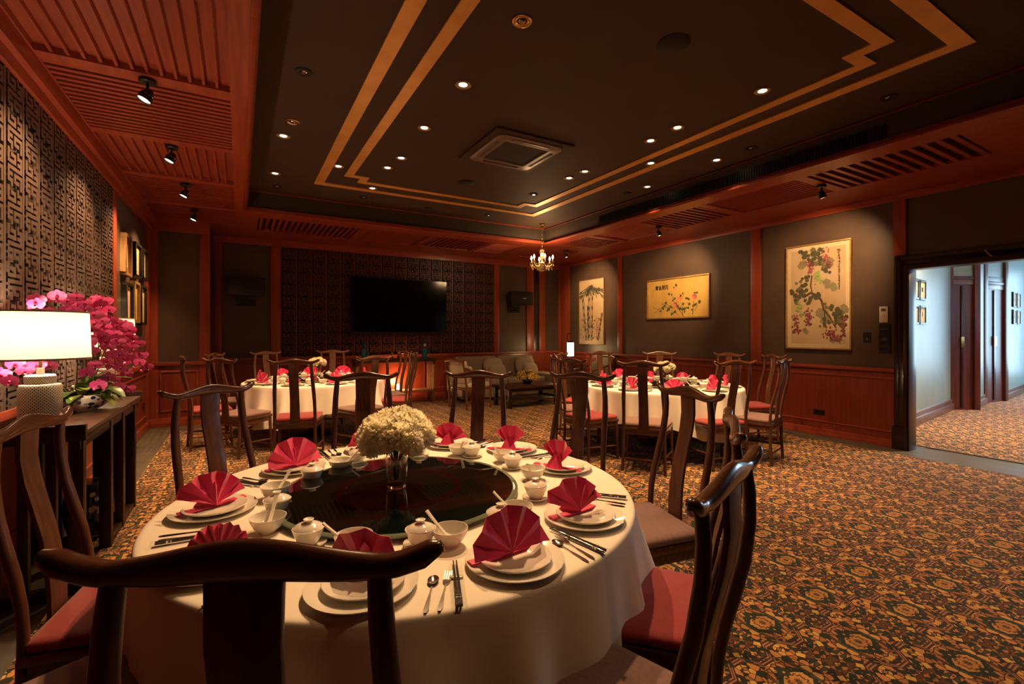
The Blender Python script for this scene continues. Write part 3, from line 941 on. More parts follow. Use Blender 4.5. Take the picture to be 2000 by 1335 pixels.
hall_frame('picture_frame', 15.55, 2.04, 2.38, 0.40, M['frame_b'], 'second upper frame of the hallway picture group, cut by the right edge', 2, 0)
hall_frame('picture_frame', 15.55, 1.65, 1.98, 0.40, M['frame_b'], 'second lower frame of the hallway picture group, cut by the right edge', 2, 0)

# ================================================================ ceiling fixtures
def downlight(x, y, lit, label, group):
    t = thing('downlight', label, 'light', (x, y, ZC), 0, group)
    MB().lathe([(0.062, 0.0), (0.066, -0.006), (0.060, -0.010), (0.048, -0.010), (0.034, -0.002), (0.034, 0.0)], 24).build('trim_ring', M['frame_t'] if lit else (M['brass'] if 'brass' in label else M['fret_back']), t)
    MB().lathe([(0.0, -0.003), (0.034, -0.003)], 20).build('lamp_face', M['lamp_on'] if lit else M['fret_back'], t)
    if not lit:
        MB().lathe([(0.0, -0.012), (0.020, -0.012), (0.026, -0.004)], 16).build('lamp_capsule', M['steel'], t)


LN = ['third lit downlight from the front in the left row between the gold bands', 0]
lit_labels = [
    'bright lit ceiling downlight left of the air unit, nearest in its row', 'lit ceiling downlight second from the front in the row left of the air unit',
    'lit ceiling downlight third in the row left of the air unit', 'lit ceiling downlight just behind the third one in the row left of the air unit',
    'lit ceiling downlight between the two gold bands on the left', 'lit ceiling downlight outside the gold bands near the back left corner of the recess',
    'lit ceiling downlight between the gold bands at the back, left of the centre', 'lit ceiling downlight right of the air unit, the larger of a close pair',
    'lit ceiling downlight right of the air unit, the smaller left one of a close pair', 'brightest lit ceiling downlight at the right, just inside the gold band',
    'lit ceiling downlight inside the gold band, second behind the brightest right one', 'lit ceiling downlight inside the gold band, just left of and behind the second right one',
    'lit ceiling downlight between the two gold bands on the right', 'lit ceiling downlight outside the gold bands beside the right air grille',
    'lit ceiling downlight outside the gold bands on the left, second from the back', 'small lit ceiling downlight near the right fascia above the rose picture']
for (x, y, *_), lb in zip(LIT, lit_labels):
    downlight(x, y, True, lb, 'recessed ceiling downlights')
for (x, y), lb in zip([(1.59, 2.61), (0.43, 3.97), (0.44, 4.96), (0.45, 7.26), (3.72, 5.78), (4.86, 3.14), (1.60, 7.19), (3.70, 7.21), (4.84, 1.87)],
                      ['large brass-rimmed tilted downlight at the top centre of the ceiling', 'unlit dark downlight on the left beside the outer gold band, nearest the camera', 'unlit brass-rimmed downlight on the left, middle of three outside the gold band',
                       'unlit downlight in the back left corner of the ceiling recess', 'unlit downlight with a dark centre inside the gold bands at the far right', 'unlit downlight beside the right air grille, outside the gold bands',
                       'unlit dark downlight outside the gold band at the back left', 'unlit dark downlight outside the gold band at the back right', 'unlit dark downlight at the right front outside the gold bands']):
    downlight(x, y, False, lb, 'unlit ceiling downlights')
for (x, y, r, lb) in [(2.63, 2.28, 0.115, 'large round black ceiling speaker grille at the top right of the ceiling'), (2.65, 5.79, 0.115, 'round black ceiling speaker grille behind the air unit'),
                      (2.65, 7.28, 0.06, 'small dark round ceiling disc outside the gold band at the back'), (4.87, 5.06, 0.06, 'small dark round ceiling disc near the right fascia')]:
    t = MB().lathe([(0, -0.012), (r * 0.9, -0.012), (r, -0.004), (r, 0.0)], 32).build('ceiling_speaker', M['fret_back'])
    t.location = (x, y, ZC)
    tag(t, lb, 'speaker')
# cassette air conditioner
ac = thing('air_conditioner', 'square cassette air conditioner with rounded grey frame in the dark ceiling', 'air conditioner', (2.66, 4.52, ZC))


def rsq(h, r, z, n=6, cx=0, cy=0):
    out = []
    for (sx, sy, a0) in ((1, 1, 0), (-1, 1, PI / 2), (-1, -1, PI), (1, -1, 3 * PI / 2)):
        for i in range(n + 1):
            a = a0 + i * PI / 2 / n
            out.append((cx + sx * (h - r) + math.cos(a) * r, cy + sy * (h - r) + math.sin(a) * r, z))
    return out


MB().box(-0.475, 0.475, -0.475, 0.475, -0.022, 0).build('panel', M['ceil'], ac, bevel=0.008)
MB().loft([rsq(0.40, 0.09, -0.020), rsq(0.40, 0.09, -0.034), rsq(0.385, 0.08, -0.042), rsq(0.27, 0.02, -0.042), rsq(0.262, 0.02, -0.030)], cap=False).build('frame', M['acplastic'], ac)
MB().box(-0.265, 0.265, -0.265, 0.265, -0.032, -0.026).build('intake_grille', M['fret_back'], ac)
for k in range(4):
    o = MB().box(-0.22, 0.22, 0.335, 0.362, -0.048, -0.040).build('louvre', M['plastic_w'] if 0 else M['acplastic'], ac, bevel=0.002)
    o.rotation_euler = (0, 0, k * PI / 2)
    o = MB().box(-0.23, 0.23, 0.318, 0.334, -0.0445, -0.0415).build('air_slot', M['black'], ac)
    o.rotation_euler = (0, 0, k * PI / 2)
# track spotlights on the soffits


def spotlamp(x, y, aim, label, watts, ang=50, beam=None):
    t = thing('spotlight', label, 'light', (x, y, ZS), 0, 'adjustable soffit spotlights')
    MB().lathe([(0, 0), (0.050, 0), (0.052, -0.006), (0.052, -0.022), (0.046, -0.028), (0, -0.028)], 24).build('canopy', M['black'], t)
    MB().tube([(0, 0, -0.026), (0, 0, -0.075)], 0.009, 8).build('stem', M['black'], t)
    head = MB().lathe([(0, 0.035), (0.022, 0.033), (0.030, 0.022), (0.033, 0.0), (0.040, -0.004), (0.042, -0.02), (0.036, -0.024), (0.042, -0.028), (0.046, -0.055), (0.041, -0.055), (0.036, -0.045)], 24)
    h = head.build('head', M['frame_b'], t)
    h.location = (0, 0, -0.10)
    d = (Vector(aim) - Vector((x, y, ZS - 0.1))).normalized()
    h.rotation_euler = (-d).to_track_quat('Z', 'Y').to_euler()
    MB().lathe([(0.036, -0.0135), (0.0425, -0.0135), (0.0425, -0.0155), (0.036, -0.0155)], 24).build('steel_ring', M['steel'], h)
    MB().lathe([(0, -0.046), (0.037, -0.046)], 20).build('lamp_face', M['lamp_on'], h)
    p = Vector((x, y, ZS - 0.1)) + d * 0.066
    spot(p, beam or aim, watts, ang, 0.8, WARM, 0.03)


for y, lb in ((4.07, 'nearest'), (5.40, 'second'), (6.70, 'third'), (8.03, 'farthest')):
    spotlamp(-0.55, y, (XL + 0.18, y - 0.12, 2.0), lb + ' black adjustable spotlight on the left slatted soffit', 190, 95)
for y, ty, tz, lb in ((2.97, 3.55, 2.1, 'nearest black adjustable spotlight on the right soffit above the grape painting'), (5.47, 6.1, 2.1, 'middle black adjustable spotlight on the right soffit above the rose painting'),
                      (8.01, 8.5, 2.1, 'farthest black adjustable spotlight on the right soffit beside the chandelier')):
    spotlamp(5.96, y, (XR - 0.75, y - 0.35, 1.2), lb, 170, 76, (XR, ty, 2.35))

# chandelier
cx_, cy_ = 4.87, 7.28
ch = thing('chandelier', 'small brass and amber crystal chandelier hanging near the far corner', 'chandelier', (cx_, cy_, 2.55))
MB().lathe([(0, 0.93), (0.055, 0.93), (0.05, 0.905), (0.02, 0.895), (0.02, 0.86), (0, 0.86)], 20).build('canopy', M['brass'], ch)
mb = MB()
for i in range(22):
    z = 0.86 - i * 0.019
    a = i * PI / 2
    mb.tube([(math.cos(a) * 0.006, math.sin(a) * 0.006, z), (0, 0, z - .006), (-math.cos(a) * 0.006, -math.sin(a) * 0.006, z - 0.018)], 0.004, 5)
mb.build('chain', M['brass'], ch)
MB().lathe([(0, 0.47), (0.03, 0.46), (0.045, 0.43), (0.03, 0.40), (0.018, 0.385), (0.03, 0.36), (0.038, 0.32), (0.022, 0.27), (0.015, 0.24), (0.03, 0.215), (0.055, 0.20), (0.055, 0.185), (0.03, 0.165), (0.022, 0.13), (0.03, 0.10), (0.012, 0.07), (0, 0.06)], 20).build('crystal_column', M['crystal'], ch)
cr = MB()
random.seed(3)


def drop(mb, x, y, z, h=0.035, r=0.008):
    mb.lathe([(0, 0), (r, -h * 0.55), (0, -h)], 6, (x, y, z))


for k in range(6):
    a = k * PI / 3 + 0.2
    ca, sa = math.cos(a), math.sin(a)
    MB().tube([(ca * q, sa * q, z) for q, z in ((0.02, 0.19), (0.08, 0.14), (0.14, 0.13), (0.19, 0.16), (0.205, 0.20))], 0.007, 8).build('arm', M['brass'], ch)
    cup = MB().lathe([(0.01, 0.195), (0.03, 0.20), (0.042, 0.215), (0.030, 0.213), (0.012, 0.212), (0.011, 0.27), (0.0, 0.27)], 14, (ca * 0.205, sa * 0.205, 0)).build('candle_cup', M['crystal'], ch)
    MB().lathe([(0.006, 0.27), (0.018, 0.288), (0.016, 0.31), (0.005, 0.34), (0, 0.345)], 12, (ca * 0.205, sa * 0.205, 0)).build('candle_bulb', M['bulb'], ch)
    for j in range(6):
        b = a + (j - 2.5) * 0.16
        rr = 0.205 + 0.03 * math.cos(j)
        drop(cr, math.cos(b) * rr, math.sin(b) * rr, 0.195 - 0.01 * (j % 3), 0.04 + 0.03 * random.random())
    for j in range(8):
        q = 0.05 + j * 0.02
        drop(cr, ca * q, sa * q, 0.145 - 0.02 * math.sin(j), 0.05 + 0.04 * random.random())
for k in range(16):
    a = k * PI / 8
    drop(cr, math.cos(a) * 0.06, math.sin(a) * 0.06, 0.17, 0.07 + 0.02 * (k % 2))
    drop(cr, math.cos(a) * 0.035, math.sin(a) * 0.035, 0.43, 0.06)
    drop(cr, math.cos(a) * 0.03, math.sin(a) * 0.03, 0.08, 0.05)
o = cr.build('crystal_drops', M['crystal'], ch, smooth=False)
o['kind'] = 'stuff'
point((cx_, cy_, 2.92), 45, (1.0, 0.60, 0.28), 0.16)

# ================================================================ wall things
tv = thing('television', 'large black wall-mounted flat television on the red fretwork wall', 'television', (2.955, YB - 0.03, 1.44))
MB().box(-1.02, 1.02, -0.10, -0.03, 0, 1.15).build('casing', M['black'], tv, bevel=0.006)
MB().box(-1.005, 1.005, -0.103, -0.10, 0.03, 1.135).build('screen', M['screen'], tv)
MB().box(-0.3, 0.3, -0.03, 0.0, 0.35, 0.8).build('wall_mount', M['black'], tv)


def speaker(x, label, px):
    t = thing('wall_speaker', label, 'speaker', (x, YB, 2.06))
    MB().hexa([(-0.30, -0.42, 0.05), (0.30, -0.42, 0.05), (0.25, -0.14, 0.05), (-0.25, -0.14, 0.05)], [(-0.30, -0.42, 0.37), (0.30, -0.42, 0.37), (0.25, -0.14, 0.37), (-0.25, -0.14, 0.37)]).build('cabinet', M['black'], t, bevel=0.01)
    MB().box(-0.27, 0.27, -0.432, -0.42, 0.08, 0.34).build('grille', M['frame_b'], t, bevel=0.004)
    MB().box(0.0, 0.09, -0.437, -0.432, 0.195, 0.212).build('badge', M['steel'], t)
    MB().tube([(0, 0, -0.06), (0, -0.16, -0.06), (0, -0.22, 0.04)], 0.016, 8).build('bracket', M['black'], t)
    MB().box(-0.16, 0.16, -0.02, 0.0, -0.12, 0.02).build('mounting_plate', M['black'], t)


speaker(0.10, 'black wall speaker on the dark panel left of the television', 0)
speaker(5.76, 'black wall speaker on the dark panel right of the television', 0)


# --- paintings on the right wall: local x runs along -Y of the room (left to right as seen), local z up, local -y faces the room
def picture(name, y1, y0, z0, z1, fmat, fw, ft, label, paper, mount=0.0, paper2=None):
    t = thing(name, label, 'picture', (XR, y1, z0), -PI / 2)
    w, h = y1 - y0, z1 - z0
    mb = MB().box(0, w, -ft, -0.002, 0, fw).box(0, w, -ft, -0.002, h - fw, h).box(0, fw, -ft, -0.002, fw, h - fw).box(w - fw, w, -ft, -0.002, fw, h - fw)
    mb.build('frame', fmat, t, bevel=0.003)
    MB().box(fw, w - fw, -ft * 0.55, -0.002, fw, h - fw).build('mount' if mount else 'canvas', paper, t)
    if mount:
        MB().box(fw + mount, w - fw - mount, -ft * 0.55 - 0.001, -ft * 0.5, fw + mount * 1.1, h - fw - mount * 1.1).build('canvas', paper2, t)
    return t, w, h, -ft * 0.55 - 0.0016


def blob(mb, mi, u, v, r, y, pts=9, sx=1.0, jag=0.25, rot=0.0, seed=None):
    """flat paint blot"""
    y = y - 0.000011 * len(mb.f) / 8
    vs = [(u, y, v)]
    for k in range(pts):
        a = k * 2 * PI / pts + rot
        q = r * (1 + jag * (random.random() * 2 - 1))
        vs.append((u + math.cos(a) * q * sx, y, v + math.sin(a) * q))
    mb.add(vs, [(0, 1 + (k + 1) % pts, 1 + k) for k in range(pts)], mi)


def leafshape(mb, mi, u, v, r, y, rot):
    """lobed leaf"""
    y = y - 0.00002 * len(mb.f) / 8
    vs = [(u, y, v)]
    n = 15
    for k in range(n):
        a = k * 2 * PI / n
        q = r * (0.62 + 0.38 * abs(math.cos(2.5 * a))) * (0.9 + 0.2 * random.random())
        vs.append((u + math.cos(a + rot) * q, y, v + math.sin(a + rot) * q))
    mb.add(vs, [(0, 1 + (k + 1) % n, 1 + k) for k in range(n)], mi)


def stroke(mb, mi, pts, w, y):
    y = y - 0.00001 * len(mb.f) / 2
    pts = [Vector(p) for p in pts]
    L_, R_ = [], []
    for i, p in enumerate(pts):
        t = (pts[min(i + 1, len(pts) - 1)] - pts[max(i - 1, 0)]).normalized()
        n = Vector((-t.y, t.x)) * w * (1 - 0.5 * i / len(pts)) / 2
        L_.append(p + n); R_.append(p - n)
    vs = [(p.x, y, p.y) for p in L_ + R_]
    n = len(pts)
    mb.add(vs, [(i, i + 1, n + i + 1, n + i) for i in range(n - 1)], mi)


random.seed(11)
t, W, H, yy = picture('grape_painting', 4.055, 3.18, 1.22, 2.735, M['frame_g'], 0.018, 0.045, 'tall framed ink painting of grapes and vine leaves with a column of calligraphy', M['paper_w'], 0.055, M['paper_t'])
mats = [INK[k] for k in ('leafdk', 'leafgr', 'grape', 'grape2', 'green', 'branch', 'black', 'redink', 'bg1', 'leafmid')]
mb = MB()
P_ = lambda u, v: (u * W, (1 - v) * H)
for (u, v, r) in [(.25, .2, .06), (.57, .66, .07), (.6, .72, .06), (.75, .43, .045), (.33, .82, .04), (.9, .63, .05), (.68, .2, .05), (.72, .9, .04), (.66, .39, .05)]:
    for k in range(3):
        q = P_(u, v); leafshape(mb, 1, q[0] + random.uniform(-.03, .03), q[1] + random.uniform(-.03, .03), r, yy + 0.0004, random.random() * 6)
stroke(mb, 5, [P_(.30, .50), P_(.40, .465), P_(.52, .50), P_(.57, .55), P_(.60, .63), P_(.68, .69), P_(.78, .80)], 0.035, yy)
stroke(mb, 5, [P_(.42, .30), P_(.40, .40), P_(.43, .48), P_(.50, .52)], 0.02, yy)
stroke(mb, 5, [P_(.60, .62), P_(.62, .70), P_(.60, .80)], 0.012, yy)
for (u, v, n, r) in [(.24, .09, 3, .045), (.33, .10, 4, .05), (.45, .075, 5, .055), (.54, .08, 4, .05), (.36, .13, 4, .045), (.44, .17, 6, .05), (.56, .17, 5, .05), (.62, .235, 5, .05), (.66, .27, 3, .04), (.22, .345, 4, .045), (.31, .37, 4, .05), (.38, .32, 4, .045), (.28, .42, 3, .04),
                     (.13, .46, 4, .05), (.2, .44, 4, .05), (.27, .47, 4, .055), (.18, .52, 5, .05), (.36, .55, 4, .045), (.42, .49, 4, .04), (.50, .50, 4, .04), (.66, .60, 3, .035), (.76, .62, 4, .045), (.83, .66, 5, .05), (.78, .70, 4, .05), (.88, .70, 5, .05), (.63, .73, 4, .035), (.58, .76, 3, .035), (.84, .76, 5, .05), (.90, .78, 3, .04), (.75, .76, 3, .04)]:
    j_ = locals().get('j_', 0) + 1
    for k in range(n):
        q = P_(u, v); leafshape(mb, 9 if random.random() < .3 else 0, q[0] + random.uniform(-.045, .045), q[1] + random.uniform(-.045, .045), r * random.uniform(.5, .85), yy - 0.0004, random.random() * 6)
for (u, v, su, sv, n, mi) in [(.63, .13, .06, .06, 26, 3), (.68, .19, .05, .04, 14, 2), (.38, .19, .05, .035, 12, 2), (.40, .26, .05, .03, 14, 3), (.16, .75, .06, .09, 34, 2), (.20, .82, .03, .04, 10, 2), (.38, .69, .07, .06, 34, 2), (.36, .75, .04, .04, 12, 2),
                              (.70, .86, .08, .07, 40, 2), (.80, .90, .05, .04, 16, 3), (.90, .74, .035, .04, 12, 3), (.89, .84, .04, .05, 16, 2), (.50, .31, .055, .055, 34, 4), (.54, .35, .04, .03, 12, 4), (.22, .60, .05, .05, 26, 4), (.25, .66, .03, .03, 10, 4)]:
    for k in range(n):
        q = P_(u + random.gauss(0, .5) * su, v + random.gauss(0, .5) * sv)
        blob(mb, mi, q[0], q[1], random.uniform(.010, .015), yy - 0.0016, 7, 1, .08)
for k in range(14):
    v = 0.09 + k * 0.026
    big = 1.7 if k == 0 else (0.45 if k in (5,) else 1.0 - 0.03 * k)
    for j in range(5):
        q = P_(.835 + random.uniform(-.012, .012) * big, v + random.uniform(-.008, .008))
        a = random.random() * PI
        stroke(mb, 6, [(q[0] - math.cos(a) * .010 * big, q[1] - math.sin(a) * .010), (q[0] + math.cos(a) * .010 * big, q[1] + math.sin(a) * .010)], 0.005, yy - .0005)
o = mb.build('painted_vines', mats, t, smooth=False)
o['kind'] = 'stuff'

t, W, H, yy = picture('rose_painting', 6.85, 5.39, 1.725, 2.505, M['frame_g'], 0.024, 0.045, 'wide gilt-framed golden silk painting of pink and yellow roses with four characters', M['paper_g'])
mats = [INK[k] for k in ('lgreen', 'leafdk', 'pink', 'peach', 'yellow', 'branch', 'black', 'redink', 'bg1')] + [INK['grape2']]
mb = MB()
for pts, w in [([(.62, .97), (.57, .85), (.52, .72), (.50, .60)], .012), ([(.60, .93), (.60, .78), (.58, .68)], .010), ([(.55, .95), (.50, .88)], .008), ([(.75, .92), (.76, .78), (.77, .60)], .012), ([(.78, .84), (.83, .70)], .008),
               ([(.47, .75), (.38, .72), (.28, .70), (.20, .76), (.13, .72), (.10, .66)], .009), ([(.20, .76), (.15, .84), (.12, .82)], .006), ([(.42, .72), (.35, .64), (.28, .66)], .008), ([(.52, .60), (.60, .50), (.64, .35)], .006), ([(.44, .45), (.46, .60), (.50, .62)], .008), ([(.44, .78), (.42, .86)], .008)]:
    stroke(mb, 5, [P_(*p) for p in pts], w, yy)
for (u, v, r) in [(.50, .19, .025), (.47, .27, .02), (.38, .40, .025), (.42, .41, .022), (.33, .60, .03), (.31, .68, .03), (.28, .73, .028), (.37, .76, .03), (.41, .72, .03), (.35, .80, .02), (.43, .87, .028), (.48, .84, .03), (.41, .90, .024), (.52, .72, .03), (.56, .75, .032), (.60, .66, .03), (.59, .78, .03), (.64, .77, .028),
                  (.47, .52, .025), (.44, .56, .022), (.60, .42, .02), (.57, .46, .02), (.66, .53, .026), (.69, .55, .022), (.78, .41, .02), (.81, .42, .022), (.84, .62, .026), (.80, .70, .028), (.77, .72, .024), (.70, .68, .026), (.68, .76, .026), (.86, .64, .02), (.74, .80, .02), (.63, .84, .02), (.24, .80, .02)]:
    for k in range(2):
        q = P_(u, v)
        blob(mb, random.choice((0, 1)), q[0] + random.uniform(-.015, .015), q[1] + random.uniform(-.012, .012), r * random.uniform(.7, 1), yy - .0004, 8, 1.1, .3, random.random() * 3)
for (u, v, r, mi) in [(.445, .30, .055, 4), (.54, .53, .055, 3), (.475, .66, .056, 2), (.775, .50, .058, 2), (.27, .62, .026, 9), (.66, .64, .028, 3), (.43, .52, .02, 3), (.50, .75, .03, 3)]:
    for k in range(9):
        a = k * 2.4
        q = P_(u, v)
        rr = r * (1 - k / 11)
        m_ = mi if k % 3 else {2: 9, 3: 2, 4: 3, 9: 2}[mi]
        blob(mb, m_, q[0] + math.cos(a) * rr * .35, q[1] + math.sin(a) * rr * .35, rr * .62, yy - .0006 - k * .00008, 9, 1, .12)
for j in range(6):
    q = P_(.115, .26 + j * .012)
    blob(mb, 6, q[0], q[1], .004, yy - .0005, 6)
mb.build('painted_roses', mats, t, smooth=False)
try:
    cu = bpy.data.curves.new('calligraphy', 'FONT')
    cu.body = '\u8cb4\u5bcc\u958b\u82b1'
    cu.size = 0.095
    cu.offset = 0.0022
    cu.align_x = 'LEFT'
    cu.space_character = 1.05
    tx = bpy.data.objects.new('calligraphy', cu)
    COL.objects.link(tx)
    bpy.context.view_layer.update()
    dg = bpy.context.evaluated_depsgraph_get()
    me = bpy.data.meshes.new_from_object(tx.evaluated_get(dg))
    bpy.data.objects.remove(tx)
    me.materials.clear(); me.materials.append(INK['black'])
    link_mesh('calligraphy', me, t, (W * 0.145, yy - .0004, H * 0.735), (PI / 2, 0, 0), (0.85, 1, 1))
except Exception as ex:
    print('text failed', ex)

t, W, H, yy = picture('bamboo_painting', 9.07, 8.17, 1.18, 2.715, M['frame_t'], 0.012, 0.025, 'tall narrow ink painting of bamboo stalks and red blossom by the far corner', M['paper_t'])
mats = [INK[k] for k in ('grey', 'black', 'leafgr', 'redink', 'leafdk')]
mb = MB()
for (u0, v0, u1, v1, w, mi) in [(.42, .10, .42, .94, .05, 0), (.55, .08, .52, .94, .045, 0), (.15, .26, .30, .94, .045, 0), (.93, .52, .76, .94, .04, 0), (.36, .4, .38, .94, .03, 4)]:
    for e in (-1, 1):
        stroke(mb, 1, [(P_(u0, v0)[0] + e * w / 2, P_(u0, v0)[1]), (P_(u1, v1)[0] + e * w / 2, P_(u1, v1)[1])], 0.014, yy - .0003)
    for k in range(6):
        f = (k + .5) / 6
        q = P_(u0 + (u1 - u0) * f, v0 + (v1 - v0) * f)
        stroke(mb, mi, [(q[0], q[1] + .05), (q[0], q[1] - .05)], w * .5, yy)
        stroke(mb, 1, [(q[0] - w * .6, q[1]), (q[0] + w * .6, q[1])], 0.02, yy - .0004)
for k in range(120):
    u = random.gauss(.5, .2); v = .08 + abs(random.gauss(0, .05)) + abs(u - .5) * .22
    a = math.atan2(-.6, (u - .5) * 3) + random.uniform(-.4, .4)
    q = P_(min(max(u, .1), .9), v)
    stroke(mb, random.choice((1, 4, 0, 4)), [q, (q[0] + math.cos(a) * .10, q[1] + math.sin(a) * .10)], .024, yy - .0005)
for k in range(150):
    u = random.choice((random.gauss(.65, .09), random.gauss(.78, .07), random.gauss(.3, .12), random.gauss(.5, .15)))
    v = random.uniform(.6, .93)
    q = P_(min(max(u, .1), .92), v)
    if u > .55 and random.random() < .6: blob(mb, 3, q[0], q[1], .014, yy - .0006, 6)
    else:
        a = random.random() * 6
        stroke(mb, random.choice((1, 0, 2)), [q, (q[0] + math.cos(a) * .05, q[1] + math.sin(a) * .05)], .012, yy - .0005)
o = mb.build('painted_bamboo', mats, t, smooth=False)
o['kind'] = 'stuff'

# controls by the doorway
t = thing('air_control', 'cream air-conditioner remote control mounted on the wall by the doorway', 'control', (XR, 2.865, 1.585), -PI / 2)
MB().box(0, 0.095, -0.03, -0.002, 0, 0.205).build('body', M['plastic_w'], t, bevel=0.006)
MB().box(0.022, 0.073, -0.032, -0.03, 0.145, 0.18).build('display', M['lcd'], t)
MB().box(0.03, 0.065, -0.033, -0.03, 0.06, 0.11).build('button_pad', M['paper_w'], t, bevel=0.002)
t = thing('switch_panel', 'black column of five light switches below the cream remote control', 'switch', (XR, 2.875, 1.19), -PI / 2)
MB().box(0, 0.13, -0.012, -0.002, 0, 0.375).build('back_plate', M['black'], t, bevel=0.003)
for k in range(5):
    b = MB().box(0.012, 0.118, -0.018, -0.012, 0.008 + k * 0.073, 0.073 + k * 0.073).build('switch_module', M['frame_b'], t, bevel=0.003)
    MB().box(0.045, 0.085, -0.021, -0.018, 0.024 + k * 0.073, 0.056 + k * 0.073).build('rocker', M['black'] if k != 2 else M['lcd'], b, bevel=0.002)
t = thing('volume_control', 'square black wall dial with a bright knob right of the grape painting', 'control', (XR, 3.05, 1.33), -PI / 2)
MB().box(0, 0.085, -0.012, -0.002, 0, 0.13).build('plate', M['black'], t, bevel=0.003)
MB().lathe([(0, 0.0), (0.014, 0.0), (0.012, 0.014), (0, 0.014)], 14).build('knob', M['steel'], t).matrix_local = Matrix.Translation((0.05, -0.012, 0.045)) @ Matrix.Rotation(PI / 2, 4, 'X')
t = thing('wall_socket', 'dark wall socket low on the red dado right of the chairs', 'socket', (XR - 0.02, 3.67, 0.29), -PI / 2)
MB().box(0, 0.15, -0.008, 0, 0, 0.07).build('plate', M['black'], t, bevel=0.003)
MB().box(0.02, 0.065, -0.011, -0.008, 0.015, 0.055).box(0.085, 0.13, -0.011, -0.008, 0.015, 0.055).build('outlet', M['frame_b'], t, bevel=0.002)
t = thing('wall_socket', 'dark wall socket on the red dado in the left corner', 'socket', (XL + 0.02, 8.42, 0.36), PI / 2)
MB().box(-0.09, 0, -0.008, 0, 0, 0.10).build('plate', M['black'], t, bevel=0.003)

# framed pictures on the left wall (local x runs along +Y, -y faces the room)
LF = [(6.98, 0.36, 2.13, 2.62, 'frame_t', 'tan wood picture frame with a narrow white slot, upper left on the left wall'), (7.58, 0.42, 2.17, 2.62, 'frame_b', 'black picture frame with a gold mat, upper middle on the left wall'), (8.14, 0.36, 2.19, 2.62, 'frame_b', 'narrow black picture frame, upper right on the left wall beside the corner'),
      (7.03, 0.40, 1.53, 2.05, 'frame_b', 'black picture frame with a tan mat, lower left above the orchids'), (7.52, 0.36, 1.58, 2.11, 'frame_g', 'pale gold picture frame, lower middle above the orchids'), (8.0, 0.40, 1.56, 2.10, 'frame_b', 'black picture frame, lower right on the left wall beside the corner')]
for (y0, w, z0, z1, fm, lb) in LF:
    t = thing('picture_frame', lb, 'picture', (XL, y0, z0), PI / 2, 'deep box frames on the left wall')
    h = z1 - z0
    fw = 0.035
    MB().box(0, w, -0.06, -0.001, 0, fw).box(0, w, -0.06, -0.001, h - fw, h).box(0, fw, -0.06, -0.001, fw, h - fw).box(w - fw, w, -0.06, -0.001, fw, h - fw).build('frame', M[fm], t, bevel=0.003)
    MB().box(fw, w - fw, -0.03, -0.001, fw, h - fw).build('mount', M['frame_t'] if fm == 'frame_t' else M['paper_g'], t)
    MB().box(w * .32, w * .68, -0.034, -0.03, h * .22, h * .78).build('inner_mount', M['paper_w'], t)
    MB().box(w * .37, w * .63, -0.036, -0.033, h * .27, h * .73).build('print', INK['bg1'], t)

